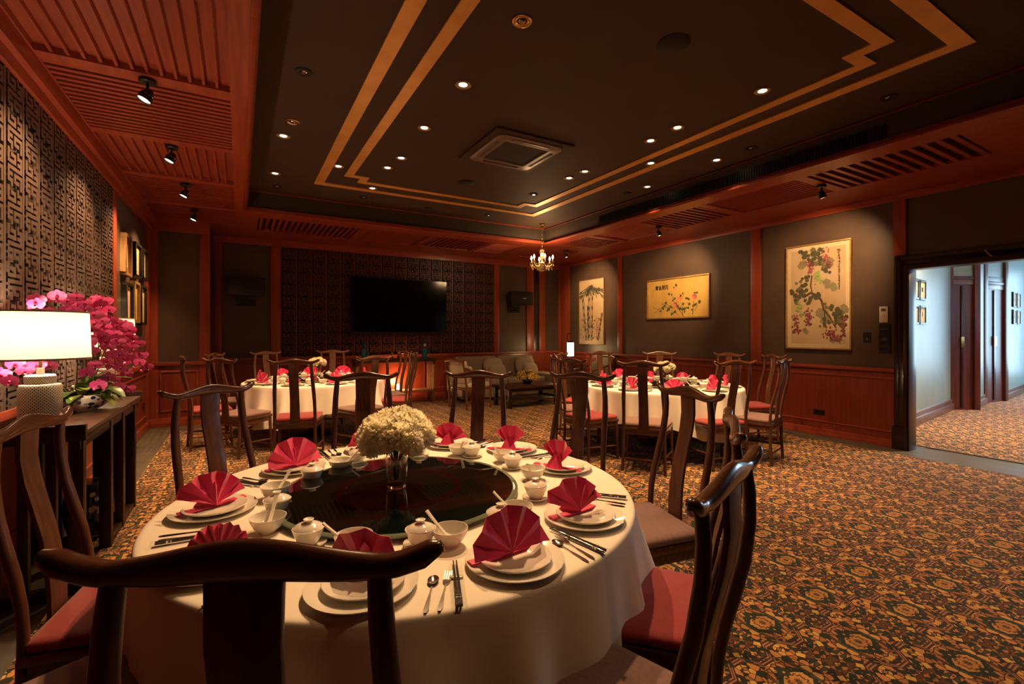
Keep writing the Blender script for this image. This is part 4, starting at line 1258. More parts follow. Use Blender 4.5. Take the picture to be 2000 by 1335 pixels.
# ================================================================ chairs
def chair_parts():
    """meshes of the yoke-back chair; seat centre at the origin, seat front towards +y"""
    D = {}
    D['seat_frame'] = MB().hexa([(-0.225, -0.215, 0.425), (0.225, -0.215, 0.425), (0.252, 0.222, 0.425), (-0.252, 0.222, 0.425)], [(-0.225, -0.215, 0.458), (0.225, -0.215, 0.458), (0.252, 0.222, 0.458), (-0.252, 0.222, 0.458)]).mesh('seat_frame', M['chair_x'], bevel=0.008)
    mb = MB()
    secs = []
    for (s, z) in ((0.93, 0.458), (0.985, 0.464), (1.0, 0.475), (0.99, 0.488), (0.95, 0.497), (0.86, 0.501)):
        ring = []
        for (x, y) in ((-0.222, -0.205), (0.222, -0.205), (0.248, 0.220), (-0.248, 0.220)):
            for k in range(4):
                ring.append((x, y))
        pts = []
        c = [(-0.222, -0.205), (0.222, -0.205), (0.248, 0.220), (-0.248, 0.220)]
        for i in range(4):
            p0, p, p1 = Vector(c[i - 1]), Vector(c[i]), Vector(c[(i + 1) % 4])
            a, b = p + (p0 - p).normalized() * 0.03, p + (p1 - p).normalized() * 0.03
            for k in range(5):
                f = k / 4
                q = a.lerp(p, f).lerp(p.lerp(b, f), f)
                pts.append((q.x * s, q.y * s, z))
        secs.append(pts)
    D['cushion'] = mb.loft(secs)
    sd = D['cushion']
    D['cushion'] = sd.mesh('cushion', M['red_cush'])
    D['cushion_p'] = sd.mesh('cushion', M['pur_cush'])
    # crest rail: yoke shape, centre tall, ends upturned and swept back
    secs = []
    N_ = 28
    for i in range(N_ + 1):
        s = -1 + 2 * i / N_
        x = s * 0.260
        a = abs(s)
        z = 1.134 - 0.018 * (1 - math.cos(min(a / 0.70, 1) * PI)) / 2 + (0.028 * ((a - 0.72) / 0.28) ** 1.3 if a > 0.72 else 0)
        y = -0.272 - 0.030 * (1 - a * a) - (0.030 * ((a - 0.62) / 0.38) ** 1.2 if a > 0.62 else 0) + 0.01
        hz = 0.029 - 0.012 * min(a / 0.66, 1) ** 1.5 + (0.001 if a > 0.9 else 0)
        hy = 0.014 + 0.004 * a
        if i in (0, N_): hz *= 0.6; hy *= 0.6
        secs.append([(x, y + math.cos(k * 2 * PI / 14) * hy, z + math.copysign(abs(math.sin(k * 2 * PI / 14)) ** 0.8, math.sin(k * 2 * PI / 14)) * hz) for k in range(14)])
    secs = [[(p[0] - 0.006, secs[0][0][1] * 0 + p[1], p[2]) if 0 else p for p in s_] for s_ in secs]
    e0 = [(secs[0][k][0] - 0.006, sum(q[1] for q in secs[0]) / 14 + (secs[0][k][1] - sum(q[1] for q in secs[0]) / 14) * .4, sum(q[2] for q in secs[0]) / 14 + (secs[0][k][2] - sum(q[2] for q in secs[0]) / 14) * .4) for k in range(14)]
    e1 = [(-p[0], p[1], p[2]) for p in e0]
    e1 = [(secs[-1][k][0] + 0.006, e0[k][1], e0[k][2]) for k in range(14)]
    D['crest_rail'] = MB().loft([e0] + secs + [e1]).mesh('crest_rail', M['chair_x'], ang=60)
    # splat
    pr = [(-0.212, 0.455), (-0.214, 0.55), (-0.222, 0.65), (-0.238, 0.75), (-0.262, 0.85), (-0.284, 0.94), (-0.295, 1.02), (-0.292, 1.125)]
    secs = []
    for (y, z) in pr:
        w = 0.052 - 0.004 * math.sin((z - .455) / .66 * PI)
        secs.append([(-w, y - 0.007, z), (w, y - 0.007, z), (w, y + 0.007, z), (-w, y + 0.007, z)])
    D['splat'] = MB().loft(secs).mesh('splat', M['chair'], bevel=0.003, ang=45)
    for s, nm in ((-1, 'l'), (1, 'r')):
        pts = [(0.205, -0.205, 0.44), (0.205, -0.204, 0.52), (0.204, -0.210, 0.60), (0.202, -0.226, 0.69), (0.198, -0.250, 0.78), (0.192, -0.274, 0.88), (0.186, -0.287, 0.98), (0.180, -0.288, 1.05), (0.176, -0.283, 1.108)]
        rr = [0.0165, 0.016, 0.0165, 0.0175, 0.0185, 0.0185, 0.0175, 0.0165, 0.015]
        D['post_' + nm] = MB().tube([(s * x, y, z) for x, y, z in pts], rr, 10, flat=(0.92, 1.1)).mesh('back_post', M['chair'], ang=60)
        D['rleg_' + nm] = MB().tube([(s * 0.215, -0.222, 0.0), (s * 0.208, -0.208, 0.22), (s * 0.205, -0.205, 0.44)], [0.015, 0.0165, 0.0175], 10).mesh('leg', M['chair'], ang=60)
        D['fleg_' + nm] = MB().tube([(s * 0.243, 0.212, 0.0), (s * 0.237, 0.203, 0.22), (s * 0.232, 0.198, 0.43)], [0.015, 0.0165, 0.0175], 10).mesh('leg', M['chair'], ang=60)
        D['sstr_' + nm] = MB().tube([(s * 0.210, -0.212, 0.17), (s * 0.240, 0.205, 0.15)], 0.0105, 8).mesh('stretcher', M['chair_x'])
        D['sap_' + nm] = MB().hexa([(s * 0.206, -0.19, 0.378), (s * 0.216, -0.19, 0.378), (s * 0.240, 0.19, 0.378), (s * 0.230, 0.19, 0.378)], [(s * 0.206, -0.19, 0.426), (s * 0.216, -0.19, 0.426), (s * 0.240, 0.19, 0.426), (s * 0.230, 0.19, 0.426)]).mesh('apron', M['chair_x'])
    D['fstr'] = MB().box(-0.238, 0.238, 0.190, 0.222, 0.075, 0.095).mesh('stretcher', M['chair_x'], bevel=0.004)
    D['rstr'] = MB().tube([(-0.210, -0.212, 0.13), (0.210, -0.212, 0.13)], 0.0105, 8).mesh('stretcher', M['chair_x'])
    D['fap'] = MB().hexa([(-0.225, 0.195, 0.378), (0.225, 0.195, 0.378), (0.225, 0.207, 0.378), (-0.225, 0.207, 0.378)], [(-0.225, 0.195, 0.426), (0.225, 0.195, 0.426), (0.225, 0.207, 0.426), (-0.225, 0.207, 0.426)]).mesh('apron', M['chair_x'])
    D['rap'] = MB().box(-0.195, 0.195, -0.212, -0.200, 0.385, 0.426).mesh('apron', M['chair_x'])
    return D


CD = chair_parts()


def chair(xc, zc, face, cush, label, group, turn=0.0):
    """(xc, zc): camera-frame position of the crest-rail centre on the floor; face: world point the chair looks at"""
    x, y = c2w(xc, zc)
    d = Vector((face[0] - x, face[1] - y)).normalized()
    d.rotate(Matrix.Rotation(turn, 2))
    ox, oy = x + d.x * 0.285, y + d.y * 0.285
    t = thing('dining_chair', label, 'chair', (ox, oy, 0.010), math.atan2(d.y, d.x) - PI / 2, group)
    for k, me in CD.items():
        if k in ('cushion', 'cushion_p'): continue
        link_mesh(me.name.split('.')[0], me, t)
    link_mesh('cushion', CD['cushion' if cush == 'r' else 'cushion_p'], t)
    return t


G1, G2, G3 = 'chairs around the nearest table', 'chairs around the back left table', 'chairs around the back right table'
chair(-0.360, 0.640, T1, 'p', 'dark wooden yoke-back chair in the foreground, seen from behind, nearest the camera', G1)
chair(0.466, 1.012, T1, 'p', 'dark wooden chair with a mauve cushion at the front right of the near table', G1, 0.17)
chair(0.745, 1.590, T1, 'r', 'red-cushioned dark chair right of the near table, between two mauve-cushioned ones', G1)
chair(0.915, 2.460, T1, 'p', 'dark wooden chair with a mauve cushion at the far right of the near table', G1)
chair(0.500, 3.400, T1, 'r', 'dark wooden chair behind the far right of the near table, facing the viewer obliquely', G1)
chair(-0.254, 3.54, T1, 'r', 'dark wooden chair standing alone behind the near table in front of the sofa', G1)
chair(-1.075, 3.39, T1, 'p', 'dark wooden chair directly behind the white flower bouquet', G1)
chair(-1.640, 2.56, T1, 'r', 'dark wooden chair at the far left of the near table, before the left corner', G1)
chair(-1.640, 1.60, T1, 'r', 'red-cushioned dark wooden chair at the left edge, in front of the console table', G1)
chair(-1.270, 0.97, T1, 'p', 'dark wooden chair with a mauve cushion at the bottom left, mostly outside the picture', G1)

chair(-2.38, 5.12, T2, 'r', 'dark wooden chair with a red cushion at the front centre of the back left table', G2)
chair(-3.33, 5.35, T2, 'p', 'dark wooden chair with a mauve cushion at the front left of the back left table', G2)
chair(-1.71, 5.85, T2, 'p', 'dark wooden chair with a mauve cushion at the front right of the back left table', G2)
chair(-1.43, 6.85, T2, 'r', 'red-cushioned dark chair seen from the side, right of the back left table', G2)
chair(-1.73, 7.60, T2, 'p', 'dark wooden chair half hidden behind the side-on chair right of the back left table', G2)
chair(-3.02, 7.90, T2, 'r', 'dark wooden chair behind the back left table, just left of the television', G2)
chair(-3.85, 7.35, T2, 'p', 'dark wooden chair behind the back left table in front of the left speaker panel', G2)
chair(-4.25, 6.72, T2, 'p', 'dark wooden chair hidden behind the front left chair of the back left table', G2)
chair(-4.08, 5.82, T2, 'r', 'dark wooden chair seen edge-on with a red cushion, leftmost at the back left table', G2)

chair(1.33, 4.78, T3, 'p', 'dark wooden chair with a mauve cushion at the front centre of the back right table', G3)
chair(2.32, 4.88, T3, 'r', 'dark wooden chair with a red cushion at the front right of the back right table', G3)
chair(0.67, 5.32, T3, 'r', 'dark wooden chair with a red cushion at the front left of the back right table', G3)
chair(0.55, 6.00, T3, 'p', 'mauve-cushioned dark chair seen from the side, left of the back right table', G3)
chair(0.72, 6.85, T3, 'r', 'red-cushioned dark chair behind the side-on left chair of the back right table', G3)
chair(1.38, 7.35, T3, 'p', 'dark wooden chair behind the back right table, below the bamboo painting', G3)
chair(2.28, 7.25, T3, 'r', 'dark wooden chair behind the back right table, below the rose painting', G3)
chair(3.14, 6.80, T3, 'p', 'dark wooden chair behind the back right table, between the rose and the grape paintings', G3)
chair(3.50, 6.30, T3, 'r', 'dark wooden chair with a red cushion at the far right of the back right table', G3)
chair(3.00, 5.18, T3, 'p', 'dark wooden chair seen edge-on with a mauve cushion, rightmost at the back right table', G3)


# ================================================================ tables
def make_table(cx, cy, R, which, seed, rot):
    t = thing('round_table', 'round banquet table hidden under the cloth, ' + which, 'table', (cx, cy, 0.01), rot)
    MB().lathe([(0, 0.715), (R - 0.02, 0.715), (R - 0.01, 0.73), (R - 0.01, 0.74), (R - 0.02, 0.748), (0, 0.748)], 48).build('tabletop', M['armwood'], t)
    MB().lathe([(0, 0), (0.30, 0.0), (0.30, 0.03), (0.10, 0.06), (0.08, 0.12), (0.08, 0.66), (0.22, 0.715), (0, 0.715)], 24).build('pedestal', M['darkwood'], t)
    rnd = random.Random(seed)
    ph = [rnd.random() * 6.28 for _ in range(6)]
    n = 192
    half = 1.245 * R / 0.94
    def L_(th):
        q = 1 / max(abs(math.cos(th)), abs(math.sin(th)))
        return min(0.52, 0.335 + (half * q - half) * 0.62)
    secs = [[(0.0, 0.0, 0.762)] * n]
    for r in (R * .3, R * .6, R * .85, R - 0.02):
        secs.append([(math.cos(k * 2 * PI / n) * r, math.sin(k * 2 * PI / n) * r, 0.762 - .0 * r) for k in range(n)])
    for (dr, dz) in ((-0.008, 0.761), (0.0, 0.757), (0.004, 0.748)):
        secs.append([(math.cos(k * 2 * PI / n) * (R + dr), math.sin(k * 2 * PI / n) * (R + dr), dz) for k in range(n)])
    m = 14
    for j in range(1, m + 1):
        f = j / m
        ring = []
        for k in range(n):
            th = k * 2 * PI / n
            corner = max(0, abs(math.sin(2 * th)) ** 3)
            fold = (0.5 + 0.5 * math.sin(19 * th + ph[0] + 1.2 * math.sin(3 * th + ph[1]))) ** 1.6
            fold2 = 0.5 + 0.5 * math.sin(31 * th + ph[2])
            amp = (0.035 + 0.10 * corner) * f ** 1.1
            r = R + 0.004 + f * 0.012 + amp * fold + 0.014 * f * fold2 + 0.05 * corner * f
            z = 0.748 - L_(th) * f * (1 - 0.06 * corner)
            ring.append((math.cos(th) * r, math.sin(th) * r, z))
        secs.append(ring)
    mb = MB()
    mb.loft(secs, cap=False)
    c = mb.mesh('tablecloth', M['cloth'], ang=180)
    o = link_mesh('tablecloth', c, None, (cx, cy, 0.01), (0, 0, rot))
    tag(o, 'white damask tablecloth draped over the round table, ' + which, 'tablecloth')
    return t


ZT = 0.772
make_table(T1[0], T1[1], 0.94, 'nearest the camera', 1, 0.35)
make_table(T2[0], T2[1], 0.94, 'at the back left', 2, 0.10)
make_table(T3[0], T3[1], 1.00, 'at the back right', 3, 0.55)


def susan(cx, cy, r, label):
    t = thing('lazy_susan', label, 'turntable', (cx, cy, ZT))
    MB().lathe([(0, 0), (0.20, 0), (0.20, 0.014), (0, 0.014)], 32).build('bearing', M['black'], t)
    MB().lathe([(0, 0.014), (r * .955, 0.014), (r * .955, 0.024), (0.26, 0.0245), (0.26, 0.0245), (0, 0.0245)], 96).build('glass_top', M['susan'], t)
    MB().lathe([(r * .955, 0.014), (r - .004, 0.014), (r, 0.017), (r, 0.021), (r - .004, 0.024), (r * .955, 0.024)], 96).build('glass_edge', M['susan_rim'], t)
    MB().lathe([(0.225, 0.0246), (0.26, 0.0246), (0.26, 0.0250), (0.225, 0.0250), (0.225, 0.0246)], 64).build('decorative_ring', M['susan_ring'], t)
    return t


SC1 = c2w(-0.475, 2.00)
susan(SC1[0], SC1[1], 0.50, 'dark green glass lazy susan on the nearest table')
susan(T2[0], T2[1], 0.46, 'dark glass lazy susan on the back left table')
susan(T3[0], T3[1], 0.52, 'dark glass lazy susan on the back right table')

# --- tableware meshes
me_charger = MB().lathe([(0, 0.004), (0.085, 0.004), (0.100, 0.007), (0.136, 0.017), (0.145, 0.020), (0.146, 0.018), (0.136, 0.012), (0.090, 0.0), (0, 0)], 56).mesh('charger_plate', M['china'], ang=60)
me_plate = MB().lathe([(0, 0.004), (0.060, 0.004), (0.072, 0.008), (0.102, 0.019), (0.107, 0.021), (0.108, 0.019), (0.100, 0.013), (0.062, 0.0), (0, 0)], 48).mesh('dinner_plate', M['china'], ang=60)
me_bowl = MB().lathe([(0, 0.008), (0.020, 0.009), (0.040, 0.022), (0.052, 0.042), (0.056, 0.054), (0.058, 0.054), (0.055, 0.040), (0.044, 0.019), (0.028, 0.007), (0.026, 0.0), (0.022, 0.0), (0.022, 0.004), (0, 0.004)], 36).mesh('rice_bowl', M['china'], ang=60)
me_saucer = MB().lathe([(0, 0.003), (0.026, 0.003), (0.048, 0.010), (0.055, 0.014), (0.056, 0.012), (0.046, 0.005), (0.028, 0.0), (0, 0)], 36).mesh('saucer', M['china'], ang=60)
me_cup = MB().lathe([(0, 0.008), (0.022, 0.008), (0.034, 0.022), (0.042, 0.042), (0.047, 0.054), (0.049, 0.054), (0.044, 0.040), (0.036, 0.018), (0.025, 0.005), (0.022, 0.0), (0, 0.0)], 32).mesh('cup', M['china'], ang=60)
me_lid = MB().lathe([(0.045, 0.0), (0.047, 0.002), (0.040, 0.010), (0.024, 0.017), (0.012, 0.020), (0.011, 0.023), (0.016, 0.030), (0.014, 0.031), (0.008, 0.026), (0, 0.026)], 32).mesh('lid', M['china'], ang=60)
pts = [(0, 0.0), (0.03, 0.022), (0.06, 0.046), (0.088, 0.068)]


def spoon_mesh():
    mb = MB()
    def fn(a, b):
        th = a * 2 * PI
        r = b
        x = math.cos(th) * 0.024 * r
        y = math.sin(th) * 0.016 * r
        return (x - 0.018, y, 0.012 * (r * r) + (0.004 if r > .9 else 0))
    mb.grid(fn, 20, 5)
    secs = []
    for i, (x, z) in enumerate(((0.0, 0.008), (0.02, 0.016), (0.05, 0.040), (0.08, 0.066), (0.092, 0.078))):
        w = (0.010, 0.0065, 0.006, 0.0075, 0.008)[i]
        secs.append([(x, -w, z + .003), (x + .002, 0, z - .001), (x, w, z + .003), (x - .002, w * .8, z + .006), (x - .002, -w * .8, z + .006)])
    mb.loft(secs)
    return mb.mesh('china_spoon', M['china'], ang=60)


me_spoon = spoon_mesh()


def cutlery(kind):
    mb = MB()
    h = [(0.0, 0.0035, 0.0022), (0.012, 0.0075, 0.0026), (0.05, 0.0055, 0.003), (0.085, 0.0028, 0.003), (0.12, 0.0026, 0.004)]
    secs = []
    for (x, w, z) in h:
        secs.append([(-w, x, 0.0005), (w, x, 0.0005), (w * .8, x, z), (-w * .8, x, z)])
    mb.loft(secs)
    if kind == 'spoon':
        def fn(a, b):
            th = a * 2 * PI
            return (math.cos(th) * 0.0155 * b, 0.143 + math.sin(th) * 0.024 * b, 0.0015 + 0.006 * b * b)
        mb.grid(fn, 20, 4)
    else:
        mb.loft([[(-w, x, z), (w, x, z), (w, x, z + .0018), (-w, x, z + .0018)] for x, w, z in ((0.118, 0.003, 0.002), (0.130, 0.010, 0.001), (0.145, 0.0115, 0.001))])
        for s in (-1.5, -.5, .5, 1.5):
            mb.loft([[(s * .0062 - w, x, z), (s * .0062 + w, x, z), (s * .0062 + w, x, z + .0016), (s * .0062 - w, x, z + .0016)] for x, w, z in ((0.143, 0.0019, 0.001), (0.165, 0.0016, 0.003), (0.182, 0.0009, 0.006))])
    return mb.mesh(kind, M['steel'], ang=50)


me_sp, me_fk = cutlery('spoon'), cutlery('fork')
me_stick = MB().loft([[(-w, y, 0.001), (w, y, 0.001), (w, y, 0.001 + 2 * w), (-w, y, 0.001 + 2 * w)] for y, w in ((0.0, 0.0036), (0.12, 0.0030), (0.235, 0.0018))]).mesh('chopstick', M['stick'], bevel=0.0006, seg=1)
me_band = MB().box(-0.0040, 0.0040, 0.030, 0.036, 0.0005, 0.0090).box(-0.0040, 0.0040, 0.042, 0.045, 0.0005, 0.0090).mesh('metal_band', M['steel'])
me_sleeve = MB().grid(lambda a, b: ((a - .5) * 0.040, -0.012 + b * 0.225, 0.0105 - 0.008 * abs(2 * a - 1) ** 3 + 0.0009 * math.sin(b * 31) * math.sin(a * 9)), 8, 22).mesh('plastic_sleeve', M['sleeve'], ang=80)
me_rest = MB().box(-0.018, 0.018, -0.006, 0.006, 0, 0.007).mesh('chopstick_rest', M['china'], bevel=0.003)


def fan_mesh(seed, spread=164, R0=0.128, npl=9, tilt=18, collapse=0.0, curl=0.0):
    """pleated napkin fan, base at the origin, opening upwards, front towards -y"""
    rnd = random.Random(seed)
    mb = MB()
    n = npl * 2
    a0 = math.radians(90 - spread / 2)
    rows = 6
    angs = [a0 + math.radians(spread) * (i / n) ** (1 + collapse * .4) for i in range(n + 1)]
    vs = []
    for i, a in enumerate(angs):
        zz = 1 if i % 2 else -1
        for j in range(rows + 1):
            f = j / rows
            r = R0 * f * (1 - curl * .25 * (1 - i / n) ** 2)
            y = zz * 0.0115 * f + (collapse * 0.05 * math.sin(a * 2 + 1) * f * f) - curl * 0.09 * f * f * (math.cos(a))
            x = math.cos(a) * r
            z = math.sin(a) * r + 0.012
            y += -math.sin(math.radians(tilt)) * z * -1
            vs.append((x + rnd.uniform(-.002, .002) * f, y + rnd.uniform(-.003, .003) * f, max(z, 0.004) + rnd.uniform(-.002, .002) * f))
    fs = [(i * (rows + 1) + j, (i + 1) * (rows + 1) + j, (i + 1) * (rows + 1) + j + 1, i * (rows + 1) + j + 1) for i in range(n) for j in range(rows)]
    mb.add(vs, fs)
    # folded foot strips and the back stay
    for s in (-1, 1):
        mb.loft([[(s * x, 0.012 + y, 0.002), (s * x, 0.045 + y, 0.002), (s * x, 0.040 + y, h), (s * x, 0.014 + y, h * .8)] for x, y, h in ((0.0, 0, 0.004), (0.06, 0, 0.008), (R0 * 0.97, 0.004, 0.009))])
    mb.add([(0, 0.012, 0.10), (-0.05, 0.075, 0.003), (0.05, 0.075, 0.003), (0, 0.0, 0.01)], [(0, 1, 3), (0, 3, 2), (0, 2, 1)])
    return mb.mesh('napkin_fan', M['napkin'], ang=24, solid=0.0012)


FAN = {'wide': fan_mesh(1, 174, 0.134, 5, 10, 0.05, 0.05), 'mid': fan_mesh(2, 140, 0.122, 5, 24, 0.5, 0.45), 'peak': fan_mesh(3, 92, 0.130, 4, 28, 0.8, 0.6),
       'droop': fan_mesh(4, 150, 0.112, 4, 44, 1.1, 0.9), 'small': fan_mesh(5, 165, 0.085, 9, 12)}
ORD = ['charger_plate', 'dinner_plate', 'napkin_fan', 'tea_cup', 'rice_bowl', 'china_spoon', 'spoon', 'fork', 'chopsticks', 'chopstick_rest']


def setting(cx, cy, th, where, tname, fan='wide', rp=0.77, fan_rot=0.0, scale=1.0, simple=False, rs=0):
    """th: world angle of the outward direction. local frame: +y towards the table centre, +x to the diner's right"""
    rnd = random.Random(rs)
    rot = th + PI / 2
    F = Matrix.Translation((cx, cy, ZT)) @ Matrix.Rotation(rot, 4, 'Z')
    j = lambda s=0.008: rnd.uniform(-s, s)

    def put(name, me, x, y, z, rz, label, cat, rx=0.0, children=()):
        m4 = F @ Matrix.Translation((x, y, z)) @ Matrix.Rotation(rz, 4, 'Z')
        o = bpy.data.objects.new(name, me)
        COL.objects.link(o)
        o.location = m4.to_translation()
        e = m4.to_euler()
        o.rotation_euler = (rx, 0, e.z)
        tag(o, label + ' ' + where, cat, '%s on the %s table' % (name.replace('_', ' ') + 's', tname))
        return o
    px, py = j(), -rp + j()
    put('charger_plate', me_charger, px, py, 0.0, 0, 'large white charger plate', 'plate')
    put('dinner_plate', me_plate, px + j(.006), py + j(.006), 0.0075, 0, 'smaller white plate stacked', 'plate')
    put('napkin_fan', FAN[fan], px, py + 0.01, 0.016, fan_rot, 'crimson folded napkin fan', 'napkin')
    # lidded cup on saucer, to the right
    gx, gy = 0.115 + j(.012), -rp + 0.235 + j(.012)
    c = thing('tea_cup', 'white lidded tea cup ' + where, 'cup', F @ Vector((gx, gy, 0)), 0, 'tea cups on the %s table' % tname)
    link_mesh('saucer', me_saucer, c)
    link_mesh('cup', me_cup, c, (0, 0, 0.004))
    link_mesh('lid', me_lid, c, (0, 0, 0.0555), (rnd.uniform(-.06, .06), rnd.uniform(-.06, .06), 0))
    bx_, by_ = -0.095 + j(.015), -rp + 0.215 + j(.015)
    put('rice_bowl', me_bowl, bx_, by_, 0, 0, 'small white bowl', 'bowl')
    put('china_spoon', me_spoon, bx_ + 0.0, by_, 0.012, rnd.uniform(1.6, 3.4), 'white china soup spoon', 'spoon')
    put('spoon', me_sp, 0.185 + j(.004), -rp - 0.115 + j(.006), 0, rnd.uniform(-.05, .05), 'steel spoon', 'spoon')
    put('fork', me_fk, 0.215 + j(.004), -rp - 0.110 + j(.006), 0, rnd.uniform(-.05, .05), 'steel fork', 'fork')
    kx, ky = 0.265, -rp - 0.105
    if simple:
        kx -= 0.012
    k = thing('chopsticks', 'black chopsticks in a clear sleeve ' + where, 'chopsticks', F @ Vector((kx, ky, 0)), rot + 0.12, 'chopsticks on the %s table' % tname)
    link_mesh('chopstick', me_stick, k, (-0.0045, 0, 0.006))
    link_mesh('chopstick', me_stick, k, (0.0045, 0.001, 0.006))
    link_mesh('metal_band', me_band, k, (-0.0045, 0, 0.0055))
    link_mesh('metal_band', me_band, k, (0.0045, 0, 0.0055))
    if not simple:
        link_mesh('plastic_sleeve', me_sleeve, k, (0, 0, 0.006))
    put('chopstick_rest', me_rest, kx - 0.017, ky + 0.15, 0.0, 0.12, 'small white chopstick rest', 'chopstick rest')


def ang_of(a):
    """table angle measured clockwise from the camera's view direction -> world angle"""
    a = math.radians(a)
    dx, dz = math.sin(a), math.cos(a)
    w = c2w(dx, dz)
    return math.atan2(w[1], w[0])


S1 = [(177, 'droop', 0.80, 0.1, 'at the front setting behind the foreground chair back'), (146, 'wide', 0.80, 0.05, 'at the front right setting with the wide fan'), (115, 'mid', 0.77, -0.5, 'at the right setting beside the red seat'),
      (66, 'peak', 0.76, 0.6, 'at the setting beside the far right mauve seat'), (33, 'peak', 0.80, 0.4, 'at the far right setting, second right of the flowers'), (5, 'mid', 0.79, 0.0, 'at the far setting just right of the flowers'),
      (331, 'wide', 0.78, 0.1, 'at the far setting hidden behind the flowers'), (294, 'wide', 0.70, 2.9 + PI * 0, 'at the far left setting with the wide fan'), (249, 'mid', 0.74, 2.2, 'at the left setting by the table edge'), (212, 'small', 0.80, 1.0, 'at the front left setting beside the small napkin')]
for k, (a, fan, rp, fr, wh_) in enumerate(S1):
    setting(T1[0], T1[1], ang_of(a), wh_, 'nearest', fan, rp, fr, rs=k + 5)
S2 = [(178, 'small', 'at the front setting of the back left table'), (218, 'wide', 'at the front left setting of the back left table'), (255, 'wide', 'at the left setting of the back left table'), (295, 'mid', 'at the far left setting of the back left table'), (332, 'wide', 'at the far setting left of the back left flowers'),
      (10, 'wide', 'at the far setting right of the back left flowers'), (52, 'peak', 'at the far right setting of the back left table'), (95, 'peak', 'at the right setting of the back left table'), (138, 'wide', 'at the front right setting of the back left table')]
for k, (a, fan, wh_) in enumerate(S2):
    setting(T2[0], T2[1], ang_of(a), wh_, 'back left', fan, 0.76, 0.2 * (k % 3), simple=True, rs=k + 30)
S3 = [(186, 'mid', 'at the front setting of the back right table'), (150, 'wide', 'at the front right setting of the back right table'), (112, 'peak', 'at the right setting of the back right table'), (76, 'small', 'at the far right setting of the back right table'), (40, 'small', 'at the far setting right of the back right flowers'),
      (6, 'small', 'at the far setting behind the back right flowers'), (330, 'wide', 'at the far left setting of the back right table'), (296, 'wide', 'at the left setting of the back right table'), (258, 'wide', 'at the near left setting of the back right table'), (222, 'peak', 'at the front left setting of the back right table')]
for k, (a, fan, wh_) in enumerate(S3):
    setting(T3[0], T3[1], ang_of(a), wh_, 'back right', fan, 0.82, 0.2 * (k % 3), simple=True, rs=k + 60)


# ================================================================ flowers
def carnation_mesh(seed, R0=0.05, n=64, mat=None):
    rnd = random.Random(seed)
    mb = MB()
    for i in range(n):
        f = (i + .5) / n
        el = math.acos(1 - f * 1.35)           # from the top outwards
        az = i * 2.39996 + rnd.uniform(-.2, .2)
        d = Vector((math.sin(el) * math.cos(az), math.sin(el) * math.sin(az), math.cos(el)))
        t1 = d.cross(Vector((0, 0, 1)) if abs(d.z) < .95 else Vector((1, 0, 0))).normalized()
        t2 = d.cross(t1)
        w = R0 * rnd.uniform(.26, .42)
        hgt = rnd.uniform(.88, 1.08)
        ro = rnd.uniform(0, PI)
        a_, b_ = t1 * math.cos(ro) + t2 * math.sin(ro), t2 * math.cos(ro) - t1 * math.sin(ro)
        def fn(u, v):
            s = (u - .5) * 2
            q = d * (R0 * hgt * (.35 + .65 * v)) * (1 + .07 * v * math.sin(s * 11 + i)) + a_ * s * w * (.35 + .65 * v) + b_ * (math.sin(s * 8 + i) * .30 * w * v + .35 * w * v * v)
            return q
        mb.grid(fn, 9, 2)
    return mb.mesh('petals', mat or M['petal'], ang=180)


me_carn = [carnation_mesh(k) for k in range(3)]


def bouquet(cx, cy, z, rad, hgt, n, vase_h, label, glabel, sc=1.0, vase_r=0.047, clear=True):
    v = thing('flower_vase', label, 'vase', (cx, cy, z))
    s = vase_r / 0.047
    MB().lathe([(0, 0.008), (0.034 * s, 0.010), (0.040 * s, vase_h * .3), (0.044 * s, vase_h * .7), (0.040 * s, vase_h), (0.043 * s, vase_h), (0.0475 * s, vase_h * .7), (0.0435 * s, vase_h * .3), (0.038 * s, 0.0), (0, 0)], 32).build('glass_body', M['glass'], v)
    rnd = random.Random(n)
    for i in range(n):
        f = (i + .4) / n
        el = math.acos(1 - f * 1.05)
        az = i * 2.39996
        x = math.sin(el) * math.cos(az) * rad
        y = math.sin(el) * math.sin(az) * rad
        jt = rnd.uniform(.86, 1.16)
        x *= jt; y *= jt
        zz = z + hgt + math.cos(el) * rad * .72 * jt
        t = thing('white_flower', glabel, 'flower', (cx + x, cy + y, zz), 0, glabel)
        d = Vector((x, y, math.cos(el) * rad * .9 + .02))
        h = link_mesh('petals', me_carn[i % 3], t, (0, 0, 0), d.to_track_quat('Z', 'Y').to_euler(), (sc,) * 3)
        MB().tube([(0, 0, 0), (-x * .6, -y * .6, (z + vase_h - zz) * .6), (-x * .82, -y * .82, z + vase_h - zz - .02), (-x * .9, -y * .9, (z + 0.03 if i % 4 == 0 else z + vase_h - .03) - zz)], 0.0022, 5).build('stem', M['stem'], t)


vc = c2w(-0.492, 2.00)
bouquet(vc[0], vc[1], ZT + 0.025, 0.106, 0.205, 26, 0.14, 'clear faceted glass vase of white flowers on the nearest lazy susan', 'white ruffled flowers in the glass vase on the nearest table', 1.12, 0.047)
bouquet(T2[0] + 0.02, T2[1], ZT + 0.025, 0.085, 0.20, 10, 0.14, 'glass vase of white flowers on the back left table', 'white ruffled flowers in the vase on the back left table', .95, 0.045)
bouquet(T3[0] + 0.02, T3[1] - .05, ZT + 0.025, 0.10, 0.17, 10, 0.10, 'low glass vase of white flowers on the back right table', 'white ruffled flowers in the vase on the back right table', .95, 0.06)

